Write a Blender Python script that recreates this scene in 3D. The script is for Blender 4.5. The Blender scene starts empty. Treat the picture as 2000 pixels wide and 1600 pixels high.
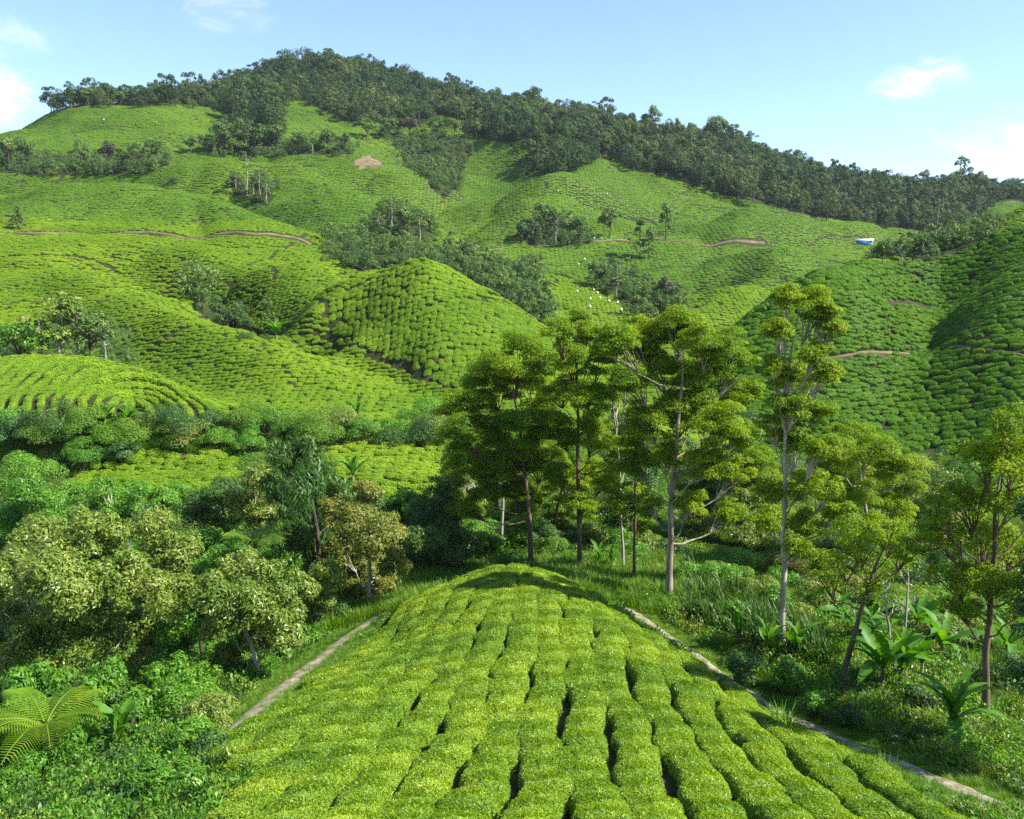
import bpy, bmesh, math, random
import numpy as np
from mathutils import Vector, Matrix, Euler

random.seed(7)
RNG = np.random.default_rng(7)
R = math.radians
scene = bpy.context.scene
COL = scene.collection

# ------------------------------------------------------------------ camera
F_PX, PX_W, PX_H, PITCH = 1700.0, 2000.0, 1600.0, R(8.03)
cam = bpy.data.cameras.new('camera')
cam.sensor_fit = 'HORIZONTAL'
cam.sensor_width = 36.0
cam.lens = 36.0 * F_PX / PX_W
cam.clip_start = 0.3
cam.clip_end = 9000
camo = bpy.data.objects.new('camera', cam)
camo.rotation_euler = (R(90) - PITCH, 0, 0)
COL.objects.link(camo)
scene.camera = camo

# ------------------------------------------------------------------ sky, sun, exposure
SUN_AZ, SUN_EL = R(104), R(45)          # azimuth clockwise from +Y
# small clouds: azimuth, elevation, half-widths in degrees, thickness
CLOUDS = [(-17.6, 16.6, 3.2, 2.0, .38), (-12.6, 19, 2.4, 1.5, .38), (-30, 10.5, 2.6, 1.9, 1.0), (-29.5, 13.5, 3.5, 1.2, .25), (24.2, 11.6, 3.0, 1.2, .85), (30, 7.5, 5.5, 2.2, .7), (-75, 18, 9, 4, .8), (70, 16, 10, 4, .8), (130, 22, 12, 6, .8), (-140, 20, 14, 5, .8), (175, 14, 10, 4, .8), (47, 24, 7, 3, .6), (-50, 26, 7, 3, .6)]
world = bpy.data.worlds.new('World')
scene.world = world
world.use_nodes = True
wn, wl = world.node_tree.nodes, world.node_tree.links
wn.clear()
sky = wn.new('ShaderNodeTexSky')
sky.sky_type = 'NISHITA'
sky.sun_disc = False
sky.sun_elevation = SUN_EL
sky.sun_rotation = SUN_AZ
sky.altitude = 1500
sky.air_density = 1.0
sky.dust_density = 0.3
sky.ozone_density = 2.6
bg = wn.new('ShaderNodeBackground')
bg.inputs['Strength'].default_value = 0.122
wo = wn.new('ShaderNodeOutputWorld')
tc = wn.new('ShaderNodeTexCoord')
def wmath(op, a, b=None):
    n = wn.new('ShaderNodeMath'); n.operation = op
    for i, v in enumerate((a, b)):
        if v is None: continue
        if isinstance(v, (int, float)): n.inputs[i].default_value = v
        else: wl.new(v, n.inputs[i])
    return n.outputs[0]
wsep = wn.new('ShaderNodeSeparateXYZ'); wl.new(tc.outputs['Generated'], wsep.inputs[0])
az_ = wmath('ARCTAN2', wsep.outputs[0], wsep.outputs[1]); el_ = wmath('ARCSINE', wsep.outputs[2])
wcmb = wn.new('ShaderNodeCombineXYZ'); wl.new(az_, wcmb.inputs[0]); wl.new(wmath('MULTIPLY', el_, 2.2), wcmb.inputs[1])
wnz = wn.new('ShaderNodeTexNoise'); wnz.inputs['Scale'].default_value = 22; wnz.inputs['Detail'].default_value = 8; wnz.inputs['Roughness'].default_value = .62; wnz.inputs['Distortion'].default_value = .6
wl.new(wcmb.outputs[0], wnz.inputs['Vector'])
total = None
for (caz, cel, ra, re, amt) in CLOUDS:
    dx = wmath('DIVIDE', wmath('SUBTRACT', az_, R(caz)), R(ra)); dy = wmath('DIVIDE', wmath('SUBTRACT', el_, R(cel)), R(re))
    r2 = wmath('ADD', wmath('MULTIPLY', dx, dx), wmath('MULTIPLY', dy, dy))
    body = wmath('POWER', 2.718, wmath('MULTIPLY', r2, -1.0))
    m_ = wn.new('ShaderNodeMapRange'); m_.interpolation_type = 'SMOOTHSTEP'
    wl.new(wmath('MULTIPLY', body, wmath('POWER', wnz.outputs[0], 1.8)), m_.inputs[0]); m_.inputs[1].default_value = .08; m_.inputs[2].default_value = .42; m_.inputs[4].default_value = amt
    total = m_.outputs[0] if total is None else wmath('MAXIMUM', total, m_.outputs[0])
wmx = wn.new('ShaderNodeMix'); wmx.data_type = 'RGBA'
wl.new(total, wmx.inputs['Factor']); wl.new(sky.outputs[0], wmx.inputs[6]); wmx.inputs[7].default_value = (5.2, 5.1, 5.0, 1)
wl.new(wmx.outputs[2], bg.inputs['Color'])
wl.new(bg.outputs[0], wo.inputs['Surface'])

sl = bpy.data.lights.new('sun', 'SUN')
sl.energy = 5.0
sl.angle = R(0.5)
sl.color = (1.0, 0.955, 0.87)
so = bpy.data.objects.new('sun', sl)
TO_SUN = Vector((math.sin(SUN_AZ) * math.cos(SUN_EL), math.cos(SUN_AZ) * math.cos(SUN_EL), math.sin(SUN_EL)))
so.rotation_euler = TO_SUN.to_track_quat('Z', 'Y').to_euler()
so.location = (60, 20, 60)
COL.objects.link(so)

vs = scene.view_settings
vs.view_transform = 'Standard'
vs.look = 'None'
vs.exposure = 1.27
vs.gamma = 1.0
vs.use_curve_mapping = False
scene.cycles.use_denoising = False
scene.cycles.use_adaptive_sampling = False
scene.cycles.sample_clamp_indirect = 4.0
scene.cycles.max_bounces = 5
scene.cycles.diffuse_bounces = 3
scene.cycles.transmission_bounces = 3
scene.cycles.transparent_max_bounces = 6

# ------------------------------------------------------------------ pixel directions
CP, SP = math.cos(PITCH), math.sin(PITCH)
def ray_uv(px, py):
    """horizontal slope u = x/y and vertical slope t = z/y of a viewing direction"""
    a = (px - 1000.0) / F_PX
    b = (800.0 - py) / F_PX
    dy = CP + b * SP
    return a / dy, (-SP + b * CP) / dy
def at(px, py, Y):
    u, t = ray_uv(px, py)
    return Vector((u * Y, Y, t * Y))
def to_px(x, y, z):
    d = y * CP - z * SP
    return 1000 + F_PX * x / d, 800 - F_PX * (y * SP + z * CP) / d

# ------------------------------------------------------------------ terrain from survey lines (pixel x, pixel y, metres away)
LINES = [
 # the near spur of tea
 [(1170,1600,14.5),(1150,1500,17.5),(1120,1400,20.6),(1090,1300,24),(1040,1200,28.2),(1000,1150,31.2),(985,1120,34)],
 [(800,1600,14.8),(840,1500,17.6),(860,1400,20.8),(905,1300,24.4),(930,1200,28.8),(950,1150,31.8)],
 [(1450,1600,14.8),(1370,1500,17.6),(1300,1400,21),(1230,1300,24.6),(1150,1200,29.2),(1080,1150,31.8)],
 [(560,1560,15.8),(600,1450,19.1),(670,1370,22.2),(720,1300,26.6),(765,1265,28.4),(830,1190,31.2)],
 [(1700,1600,15.5),(1600,1500,18.5),(1480,1420,21.7),(1380,1330,25),(1270,1250,28.5),(1170,1180,31.8)],
 [(300,1600,16.5),(380,1480,19.5),(465,1418,22),(580,1322,27),(700,1228,32.4),(800,1175,35)],
 [(1215,1186,33.6),(1310,1247,30.6),(1410,1318,27.6),(1490,1374,25.3),(1600,1428,22.8),(1740,1484,20.2),(1860,1534,18.4),(2000,1590,16.5)],
 [(1040,1130,38),(1133,1135,37.5),(985,1145,38),(900,1160,36.5)],
 # flat bench under the trees
 [(1307,1175,34.5),(1528,1272,29),(1650,1342,26),(1925,1404,23.5),(2100,1450,22)],
 [(980,1085,43),(1133,1090,42),(1300,1090,42),(1450,1120,40),(1620,1170,36),(1800,1230,33),(2000,1270,31)],
 [(1000,1010,52),(1200,1000,54),(1450,1010,52),(1650,1030,49),(1850,1060,46),(2050,1080,44)],
 # left hollow
 [(-100,1560,21),(60,1520,22),(200,1500,21.5)],
 [(-100,1420,27),(100,1390,28),(250,1370,27),(380,1330,27.5)],
 [(-100,1270,35),(200,1250,34.5),(400,1200,36),(600,1170,37.5),(800,1140,38)],
 [(-100,1060,45),(100,1060,44),(300,1080,43),(500,1080,44),(700,1060,44),(860,1060,44)],
 [(0,960,52),(250,945,52),(450,940,52),(700,960,48.5),(850,950,50)],
 [(0,890,57),(200,885,57),(420,885,58),(600,875,59),(850,868,61)],
 [(480,830,65),(600,830,65),(750,840,65),(900,840,66),(1100,850,66),(1300,860,66)],
 # left terraced hill
 [(0,825,58.5),(150,828,58),(300,822,59.5),(440,815,63)],
 [(0,762,64.5),(200,767,64),(350,787,64)],
 [(0,705,72),(150,708,71.5),(250,727,69.5),(330,759,67),(400,795,65)],
 [(0,752,100),(150,752,98),(260,750,92),(340,780,80)],
 # big left slope with a spur
 [(0,660,120),(110,655,122)],[(0,590,138),(100,585,140)],[(0,520,162),(100,520,162)],
 [(160,540,147),(300,592,125),(420,640,108),(560,690,95),(700,745,86),(880,795,77)],
 [(250,645,117),(300,690,106),(400,745,91),(500,785,77),(650,800,73),(800,815,72)],
 [(330,600,162),(440,652,145),(500,704,127),(545,706,119),(620,692,108),(700,725,93),(800,754,85)],
 [(0,460,185),(150,458,190),(300,458,192),(450,460,196),(590,467,200)],
 [(250,500,172),(400,530,165),(500,500,180),(600,495,186)],
 # hill left of the dome
 [(400,578,146),(480,545,150),(560,515,156),(630,497,158),(680,510,156),(720,540,150)],
 [(650,510,188),(740,560,175)],
 [(500,600,140),(560,592,132),(600,600,121)],
 # the dome
 [(610,602,113),(690,568,114),(760,538,113),(830,512,111),(900,542,111),(970,578,109),(1050,632,105),(1100,670,101)],
 [(610,605,111),(700,672,100),(800,727,88),(880,759,81)],
 [(760,625,103),(830,600,100),(900,580,105)],[(830,680,89),(950,700,87)],[(1000,640,97),(1040,700,90)],
 [(720,590,135),(830,575,138),(920,600,130),(1000,630,125),(1090,690,118)],
 [(1050,800,74),(1150,770,80),(1300,790,78)],
 # valley behind the dome
 [(700,483,205),(800,503,192),(900,527,185),(1000,577,170),(1060,627,158)],
 [(1100,520,235),(1120,580,200),(1180,620,178),(1240,650,162)],[(1180,540,215),(1220,590,190)],
 [(1250,590,195),(1300,590,192),(1340,610,178)],
 # sunlit hill on the right of the valley
 [(1560,480,258),(1520,500,236),(1450,560,190),(1400,615,158),(1370,650,143)],
 [(1600,525,235),(1640,575,215)],
 [(1400,590,226),(1340,600,216)],[(1250,510,260),(1300,525,250),(1450,510,248)],
 [(1550,565,198),(1500,600,180),(1440,660,152)],
 [(1500,680,128),(1600,620,150),(1700,580,170)],
 # farm road and knoll
 [(920,487,290),(1050,482,288),(1240,468,285),(1340,475,280),(1440,475,278),(1530,477,275)],
 [(960,522,240),(1020,505,258),(1100,495,270)],
 [(1350,462,292),(1420,412,312),(1480,400,320),(1540,413,320),(1600,436,322),(1700,440,345),(1800,455,348),(1900,475,330)],
 [(1450,440,296),(1560,452,296),(1650,472,296),(1700,490,285)],[(1600,497,265),(1700,520,240)],
 [(1400,445,370),(1480,448,375),(1600,465,385),(1700,470,400),(1850,485,400)],
 # right slope
 [(1450,880,70),(1650,893,67),(1800,902,65),(1950,900,61)],
 [(1550,700,82),(1700,693,84),(1812,692,93),(1900,690,79),(2000,700,74)],
 [(1440,648,107),(1500,592,106),(1560,547,106),(1640,524,108),(1730,529,115),(1790,517,124),(1850,499,128),(1920,479,128),(2000,449,125)],
 [(1815,560,122),(1815,610,112),(1812,650,102)],[(1780,790,76),(1720,850,70)],
 [(1650,600,92),(1720,600,95),(1620,660,86)],[(1880,600,98),(1950,610,84),(2000,550,90)],[(1900,800,70),(1990,800,66)],
 [(1560,590,135),(1650,580,142),(1750,565,155),(1850,535,168),(1950,515,168)],
 [(1880,465,205),(1930,442,208),(2000,397,212)],[(1950,455,250),(2000,420,255)],
 # upper left hills
 [(0,392,250),(100,340,260),(200,339,257),(270,350,250),(340,367,242),(430,390,232),(520,422,218),(600,464,204)],
 [(0,430,210),(100,400,226),(300,410,222),(450,430,214)],
 [(100,375,300),(250,378,300),(350,396,290),(450,422,275),(540,448,255)],
 [(270,329,314),(420,304,320),(560,300,318),(640,324,306),(720,364,288),(800,424,266),(860,457,258)],
 [(400,340,305),(600,360,292)],[(550,400,270),(650,420,256)],[(640,467,226),(720,450,245)],
 [(300,338,372),(420,330,372),(560,330,372),(700,372,365)],
 [(-100,330,330),(0,325,340),(200,330,340)],
 [(0,272,420),(80,224,450),(170,207,460),(300,198,480),(420,205,500)],
 [(100,280,390),(200,260,410),(350,250,420)],[(300,302,385)],
 [(0,300,500),(80,250,530)],
 # fields cut into the forest
 [(580,194,520),(640,232,480),(690,262,450)],[(540,252,440),(600,282,405)],
 [(870,228,500),(830,252,470),(920,262,470)],
 # mountain
 [(-100,410,800),(0,350,760),(200,232,660),(300,215,640),(420,182,660),(520,152,680),(620,137,700),(700,139,700),(800,169,690),(870,195,680),(950,209,680),(1000,207,680),(1080,234,670),(1200,253,650),(1300,278,640),(1380,274,640),(1450,298,640),(1530,331,640),(1620,363,650),(1700,381,660),(1850,388,680),(2000,393,680)],
 [(500,205,560),(700,205,560),(800,233,530),(1000,243,540),(1200,283,520),(1350,322,500),(1500,362,480),(1650,402,470),(1800,412,480),(1950,412,480)],
 [(900,280,460),(1000,285,450),(1180,312,430),(1300,352,420),(1450,392,410),(1550,412,410)],
 [(780,292,440),(740,330,380),(860,400,366),(900,440,345),(890,468,310)],[(1000,335,436),(950,380,405)],
 [(1180,314,418),(1120,352,366),(1050,402,322),(960,457,290)],
 [(1240,350,420),(1250,400,380),(1200,420,350)],[(1300,400,396),(1330,440,345)],[(1150,402,362),(1100,450,316)],
]
pts = []
for L in LINES:
    L = list(L)
    if L[0][0] <= 0:  L = [(-700, L[0][1], L[0][2])] + L
    if L[-1][0] >= 1950: L = L + [(2700, L[-1][1] , L[-1][2])]
    for (a, b) in zip(L[:-1], L[1:]):
        n = max(1, int(round(abs(b[0] - a[0]) / 70.0)))
        if abs(b[0]-a[0]) > 300: n = 3
        for k in range(n):
            f = k / n
            pts.append([a[i] + (b[i] - a[i]) * f for i in range(3)])
    pts.append(list(L[-1]))
for px in range(-700, 2701, 340):
    pts += [[px, 470, 950], [px, 520, 1500], [px, 540, 3000]]
P = np.array(pts, float)
def RY(Y): return np.where(np.asarray(Y) > 70, 70 + (np.asarray(Y) - 70) * .66, Y)   # hills rise more steeply than first surveyed
P[:, 2] = RY(P[:, 2])
cu, ct = ray_uv(P[:, 0], P[:, 1])
cv = np.log(P[:, 2])
nu, nv, nt = [], [], []
for u in np.linspace(-1.3, 1.3, 8):          # the viewer's own hillside, just below the frame
    for Y, z in ((3.0, -3.3), (6.0, -5.0), (10.5, -7.35 - 1.2 * abs(u))):
        nu.append(u); nv.append(math.log(Y)); nt.append(z / Y)
cu, cv, ct = np.r_[cu, nu], np.r_[cv, nv], np.r_[ct, nt]
CTRL = np.c_[cu, cv]
def _k(r2):
    return r2 * np.log(r2 + 1e-12)
def _tps_fit(c, val, lam=2e-4):
    n = len(c)
    K = _k(((c[:, None] - c[None]) ** 2).sum(-1)) + lam * np.eye(n)
    Pm = np.c_[np.ones(n), c]
    A = np.block([[K, Pm], [Pm.T, np.zeros((3, 3))]])
    return np.linalg.solve(A, np.r_[val, np.zeros(3)])
TPS = _tps_fit(CTRL, ct)
def _tps(u, v):
    q = np.c_[u.ravel(), v.ravel()]
    out = np.empty(len(q))
    for i in range(0, len(q), 20000):
        s = q[i:i + 20000]
        d2 = (s[:, None, 0] - CTRL[None, :, 0]) ** 2 + (s[:, None, 1] - CTRL[None, :, 1]) ** 2
        out[i:i + 20000] = _k(d2) @ TPS[:-3] + TPS[-3] + s @ TPS[-2:]
    return out.reshape(u.shape)
GU = np.r_[np.linspace(-1.3, -0.68, 32, endpoint=False), np.linspace(-0.68, 0.68, 361), np.linspace(0.68, 1.3, 33)[1:]]
GV = np.r_[np.linspace(math.log(3.0), math.log(12), 30, endpoint=False), np.linspace(math.log(12), math.log(760), 420, endpoint=False), np.linspace(math.log(760), math.log(4500), 26)]
UU, VV = np.meshgrid(GU, GV)
TT = _tps(UU, VV)
YY = np.exp(VV)
XX = UU * YY
def wav(x, y, s, seed):                       # cheap smooth noise
    r = np.random.default_rng(seed)
    o = 0
    for i in range(5):
        a = r.uniform(0, 6.28); k = 6.28 / s * r.uniform(.6, 1.6)
        o = o + np.sin((x * math.cos(a) + y * math.sin(a)) * k + r.uniform(0, 6.28))
    return o / 5
amp = np.clip((YY - 30) / 60, 0, 1)
def crease(x, y, s, seed):                    # narrow valleys between rounded spurs
    return np.exp(-(wav(x, y, s, seed) / .16) ** 2)
foldz = np.clip((YY - 149) / 80, 0, 1) * np.clip((486 - YY) / 80, 0, 1)
lowz = np.clip((YY - 102) / 20, 0, 1) * np.clip((195 - YY) / 40, 0, 1)
ZZ = TT * YY + amp * (0.35 * wav(XX, YY, 14, 3) + 0.15 * wav(XX, YY, 6, 4)) + np.clip((YY - 140) / 130, 0, 1) * .9 * wav(XX, YY, 34, 5) - foldz * (3.6 * crease(XX, YY, 95, 8) + 1.5 * wav(XX, YY, 55, 6) + 1.1 * crease(XX, YY, 45, 9)) - lowz * 1.2 * crease(XX, YY, 45, 14)
def _frac(arr, q):
    i = np.clip(np.searchsorted(arr, q) - 1, 0, len(arr) - 2)
    return i, np.clip((q - arr[i]) / (arr[i + 1] - arr[i]), 0, 1)
def ground(x, y):
    x, y = np.asarray(x, float), np.maximum(np.asarray(y, float), 3.05)
    i, a = _frac(GU, x / y)
    j, b = _frac(GV, np.log(y))
    return (ZZ[j, i] * (1 - a) + ZZ[j, i + 1] * a) * (1 - b) + (ZZ[j + 1, i] * (1 - a) + ZZ[j + 1, i + 1] * a) * b
def gz(x, y):
    return float(ground(x, y))
def grad(x, y):
    h = 0.4 + 0.004 * np.asarray(y, float)
    return (ground(x + h, y) - ground(x - h, y)) / (2 * h), (ground(x, y + h) - ground(x, y - h)) / (2 * h)
# steepest sight line reached before each grid row: what the terrain itself hides from the viewer
RUNMAX = np.maximum.accumulate(ZZ / YY, axis=0)
def hidden(x, y, lift=1.0, slack=0.012):
    i, a = _frac(GU, x / y)
    j, b = _frac(GV, np.log(y))
    m = RUNMAX[np.maximum(j - 2, 0), i]
    return (ground(x, y) + lift) / y < m - slack
# --TERRAIN END

def hit(px, py):
    """point where a viewing direction first meets the terrain"""
    u, t = ray_uv(px, py)
    Y = np.geomspace(9, 1200, 4000)
    d = t * Y - ground(u * Y, Y)
    k = int(np.argmax(d <= 0)) if (d <= 0).any() else len(Y) - 1
    return Vector((u * Y[k], Y[k], gz(u * Y[k], Y[k])))
def in_poly(px, py, poly):
    px, py = np.asarray(px, float), np.asarray(py, float)
    r = np.zeros(px.shape, bool)
    n = len(poly)
    for i in range(n):
        x1, y1 = poly[i]; x2, y2 = poly[(i + 1) % n]
        if y1 == y2: continue
        c = ((y1 > py) != (y2 > py)) & (px < (x2 - x1) * (py - y1) / (y2 - y1) + x1)
        r ^= c
    return r

# ------------------------------------------------------------------ materials
def new_mat(name):
    m = bpy.data.materials.new(name)
    m.use_nodes = True
    nt = m.node_tree
    nt.nodes.clear()
    return m, nt, nt.nodes, nt.links
def ramp(nodes, links, src, stops):
    r = nodes.new('ShaderNodeValToRGB')
    e = r.color_ramp.elements
    while len(e) < len(stops): e.new(0.5)
    for k, (p, c) in enumerate(stops):
        e[k].position = p; e[k].color = (*c, 1)
    links.new(src, r.inputs[0])
    return r.outputs[0]
def math_node(nodes, links, op, a, b=None, c=None):
    n = nodes.new('ShaderNodeMath'); n.operation = op
    for i, v in enumerate((a, b, c)):
        if v is None: continue
        if isinstance(v, (int, float)): n.inputs[i].default_value = v
        else: links.new(v, n.inputs[i])
    return n.outputs[0]
def foliage(name, stops, trans=0.35, rough=0.5, patch=6.0, w=(0.45, 0.3, 0.35), spec=0.35, tcol=None):
    """leaf colour varies by leaf, by plant and in broad patches"""
    m, nt, N, L = new_mat(name)
    geo = N.new('ShaderNodeNewGeometry')
    oi = N.new('ShaderNodeObjectInfo')
    nz = N.new('ShaderNodeTexNoise'); nz.inputs['Scale'].default_value = 1.0 / patch; nz.inputs['Detail'].default_value = 3
    L.new(geo.outputs['Position'], nz.inputs['Vector'])
    p = N.new('ShaderNodeMapRange'); L.new(nz.outputs[0], p.inputs[0]); p.inputs[1].default_value = .3; p.inputs[2].default_value = .7
    a = math_node(N, L, 'MULTIPLY', geo.outputs['Random Per Island'], w[0])
    b = math_node(N, L, 'MULTIPLY_ADD', oi.outputs['Random'], w[1], a)
    f = math_node(N, L, 'MULTIPLY_ADD', p.outputs[0], w[2], b)
    col = ramp(N, L, f, stops)
    bs = N.new('ShaderNodeBsdfPrincipled')
    L.new(col, bs.inputs['Base Color'])
    bs.inputs['Roughness'].default_value = rough
    bs.inputs['Specular IOR Level'].default_value = spec
    tr = N.new('ShaderNodeBsdfTranslucent')
    hs = N.new('ShaderNodeHueSaturation'); L.new(col, hs.inputs['Color'])
    hs.inputs['Hue'].default_value = 0.494; hs.inputs['Saturation'].default_value = 1.15; hs.inputs['Value'].default_value = 1.5
    L.new(hs.outputs[0], tr.inputs['Color'])
    mx = N.new('ShaderNodeMixShader'); mx.inputs[0].default_value = trans
    L.new(bs.outputs[0], mx.inputs[1]); L.new(tr.outputs[0], mx.inputs[2])
    o = N.new('ShaderNodeOutputMaterial'); L.new(mx.outputs[0], o.inputs['Surface'])
    return m
def bark(name, c1, c2, scale=5.0):
    m, nt, N, L = new_mat(name)
    geo = N.new('ShaderNodeNewGeometry')
    mp = N.new('ShaderNodeMapping'); mp.inputs['Scale'].default_value = (1, 1, 0.22)
    L.new(geo.outputs['Position'], mp.inputs[0])
    nz = N.new('ShaderNodeTexNoise'); nz.inputs['Scale'].default_value = scale; nz.inputs['Detail'].default_value = 5
    L.new(mp.outputs[0], nz.inputs['Vector'])
    col = ramp(N, L, nz.outputs[0], [(0.35, c1), (0.65, c2)])
    bs = N.new('ShaderNodeBsdfPrincipled'); L.new(col, bs.inputs['Base Color']); bs.inputs['Roughness'].default_value = 0.85
    bp = N.new('ShaderNodeBump'); bp.inputs['Strength'].default_value = 0.5; bp.inputs['Distance'].default_value = 0.03
    L.new(nz.outputs[0], bp.inputs['Height']); L.new(bp.outputs[0], bs.inputs['Normal'])
    o = N.new('ShaderNodeOutputMaterial'); L.new(bs.outputs[0], o.inputs['Surface'])
    return m
def plain(name, c1, c2=None, scale=3.0, rough=0.8, bump=0.0):
    m, nt, N, L = new_mat(name)
    geo = N.new('ShaderNodeNewGeometry')
    nz = N.new('ShaderNodeTexNoise'); nz.inputs['Scale'].default_value = scale; nz.inputs['Detail'].default_value = 6
    L.new(geo.outputs['Position'], nz.inputs['Vector'])
    col = ramp(N, L, nz.outputs[0], [(0.35, c1), (0.65, c2 or c1)])
    bs = N.new('ShaderNodeBsdfPrincipled'); L.new(col, bs.inputs['Base Color']); bs.inputs['Roughness'].default_value = rough
    if bump:
        bp = N.new('ShaderNodeBump'); bp.inputs['Strength'].default_value = 0.7; bp.inputs['Distance'].default_value = bump
        L.new(nz.outputs[0], bp.inputs['Height']); L.new(bp.outputs[0], bs.inputs['Normal'])
    o = N.new('ShaderNodeOutputMaterial'); L.new(bs.outputs[0], o.inputs['Surface'])
    return m
M = {}
M['tea_near'] = foliage('tea_leaf_near', [(0.12, (.07, .155, .016)), (0.5, (.19, .318, .022)), (0.9, (.39, .465, .04))], trans=.38, rough=.38, patch=2.2, w=(.5, .12, .38), spec=.3)
M['tea_mid'] = foliage('tea_leaf_mid', [(0.1, (.115, .22, .018)), (0.5, (.22, .345, .022)), (0.9, (.34, .44, .032))], trans=.3, rough=.6, patch=16, w=(.3, .25, .5), spec=.12)
M['tea_right'] = foliage('tea_leaf_right_shaded', [(0.1, (.05, .14, .012)), (0.5, (.095, .225, .014)), (0.9, (.18, .31, .018))], trans=.3, rough=.42, patch=12, w=(.4, .3, .3), spec=.15)  # shade of the right slope put into the leaf colour, darker than mid tea
M['tea_far'] = foliage('tea_leaf_far', [(0.1, (.085, .185, .028)), (0.5, (.15, .275, .032)), (0.9, (.25, .365, .04))], trans=.25, rough=.55, patch=40, w=(.3, .2, .55), spec=.12)
M['tea_body'] = foliage('tea_old_leaf', [(0.1, (.055, .125, .008)), (0.9, (.105, .195, .010))], trans=.1, rough=.8, patch=3, spec=.1)
M['euc'] = foliage('eucalypt_leaf', [(0.1, (.06, .14, .011)), (0.5, (.15, .26, .012)), (0.9, (.31, .37, .016))], trans=.45, rough=.5, patch=2.5, w=(.55, .0, .45), spec=.15)
M['euc_bright'] = foliage('bright_eucalypt_leaf', [(0.1, (.075, .16, .011)), (0.5, (.165, .265, .012)), (0.9, (.31, .365, .016))], trans=.45, rough=.5, patch=2.0, w=(.55, .0, .45), spec=.15)
M['olive'] = foliage('olive_leaf', [(0.05, (.06, .135, .015)), (0.45, (.14, .225, .028)), (0.75, (.23, .285, .045)), (1.0, (.33, .32, .09))], trans=.3, rough=.4, patch=1.8, w=(.65, .0, .4))
M['green'] = foliage('green_leaf', [(0.1, (.045, .14, .012)), (0.5, (.095, .245, .018)), (0.9, (.18, .35, .03))], trans=.35, rough=.45, patch=2.5, w=(.5, .2, .35))
M['blue'] = foliage('bluish_leaf', [(0.1, (.05, .135, .04)), (0.5, (.095, .21, .06)), (0.9, (.17, .29, .10))], trans=.3, rough=.45, patch=3, w=(.5, .2, .35))
M['gold'] = foliage('golden_leaf', [(0.1, (.075, .12, .018)), (0.5, (.16, .20, .028)), (0.9, (.29, .27, .05))], trans=.35, rough=.45, patch=2, w=(.6, .0, .4))
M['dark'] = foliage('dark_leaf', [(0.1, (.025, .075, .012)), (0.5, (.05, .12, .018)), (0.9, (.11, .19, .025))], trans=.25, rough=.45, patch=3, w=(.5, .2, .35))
M['forest'] = foliage('forest_leaf', [(0.1, (.018, .042, .015)), (0.4, (.034, .074, .019)), (0.65, (.068, .118, .026)), (0.9, (.14, .165, .05))], trans=.18, rough=.6, patch=45, w=(.25, .5, .3), spec=.2)
M['midtree'] = foliage('valley_tree_leaf', [(0.1, (.04, .095, .022)), (0.5, (.08, .155, .028)), (0.9, (.16, .23, .045))], trans=.22, rough=.55, patch=12, w=(.35, .4, .3))
M['brownish'] = foliage('brownish_leaf', [(0.1, (.05, .055, .03)), (0.9, (.11, .10, .06))], trans=.15, rough=.6, patch=6)
M['grass'] = foliage('grass_blade', [(0.1, (.065, .155, .015)), (0.5, (.12, .24, .018)), (0.9, (.21, .31, .035))], trans=.4, rough=.5, patch=3, w=(.4, .25, .4))
M['banana'] = foliage('banana_leaf', [(0.1, (.04, .13, .012)), (0.6, (.085, .22, .02)), (0.95, (.20, .32, .04))], trans=.4, rough=.5, patch=.5, w=(.35, .3, .35), spec=.25)
M['fern'] = foliage('fern_frond', [(0.1, (.09, .20, .012)), (0.6, (.15, .27, .015)), (0.95, (.26, .30, .03))], trans=.4, rough=.45, patch=1)
M['bark_pale'] = bark('pale_bark', (.20, .17, .125), (.42, .38, .31))
M['bark_brown'] = bark('brown_bark', (.07, .042, .024), (.19, .12, .07))
M['bark_mixed'] = bark('grey_brown_bark', (.11, .08, .05), (.34, .29, .22))
M['bark_dark'] = bark('dark_bark', (.035, .028, .02), (.09, .07, .05))
M['stem'] = bark('banana_stem', (.09, .12, .03), (.20, .16, .07))
M['path'] = plain('dry_path_earth', (.10, .095, .045), (.33, .27, .20), 3.6, .95, .04)
M['redsoil'] = plain('red_road_earth', (.07, .06, .028), (.17, .12, .065), .6, .95, .05)

# ------------------------------------------------------------------ mesh helpers
def mesh_np(name, v, quads=None, tris=None, mats=(), smooth=False, midx=None):
    v = np.asarray(v, np.float32)
    q = np.zeros((0, 4), np.int32) if quads is None else np.asarray(quads, np.int32)
    t = np.zeros((0, 3), np.int32) if tris is None else np.asarray(tris, np.int32)
    me = bpy.data.meshes.new(name)
    me.vertices.add(len(v)); me.vertices.foreach_set('co', v.ravel())
    nl = len(q) * 4 + len(t) * 3
    me.loops.add(nl); me.loops.foreach_set('vertex_index', np.r_[q.ravel(), t.ravel()])
    me.polygons.add(len(q) + len(t))
    me.polygons.foreach_set('loop_start', np.r_[np.arange(len(q)) * 4, len(q) * 4 + np.arange(len(t)) * 3])
    if smooth is True: me.polygons.foreach_set('use_smooth', np.ones(len(q) + len(t), bool))
    for m in mats: me.materials.append(m)
    if midx is not None: me.polygons.foreach_set('material_index', np.asarray(midx, np.int32))
    me.update(calc_edges=True)
    return me
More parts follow.
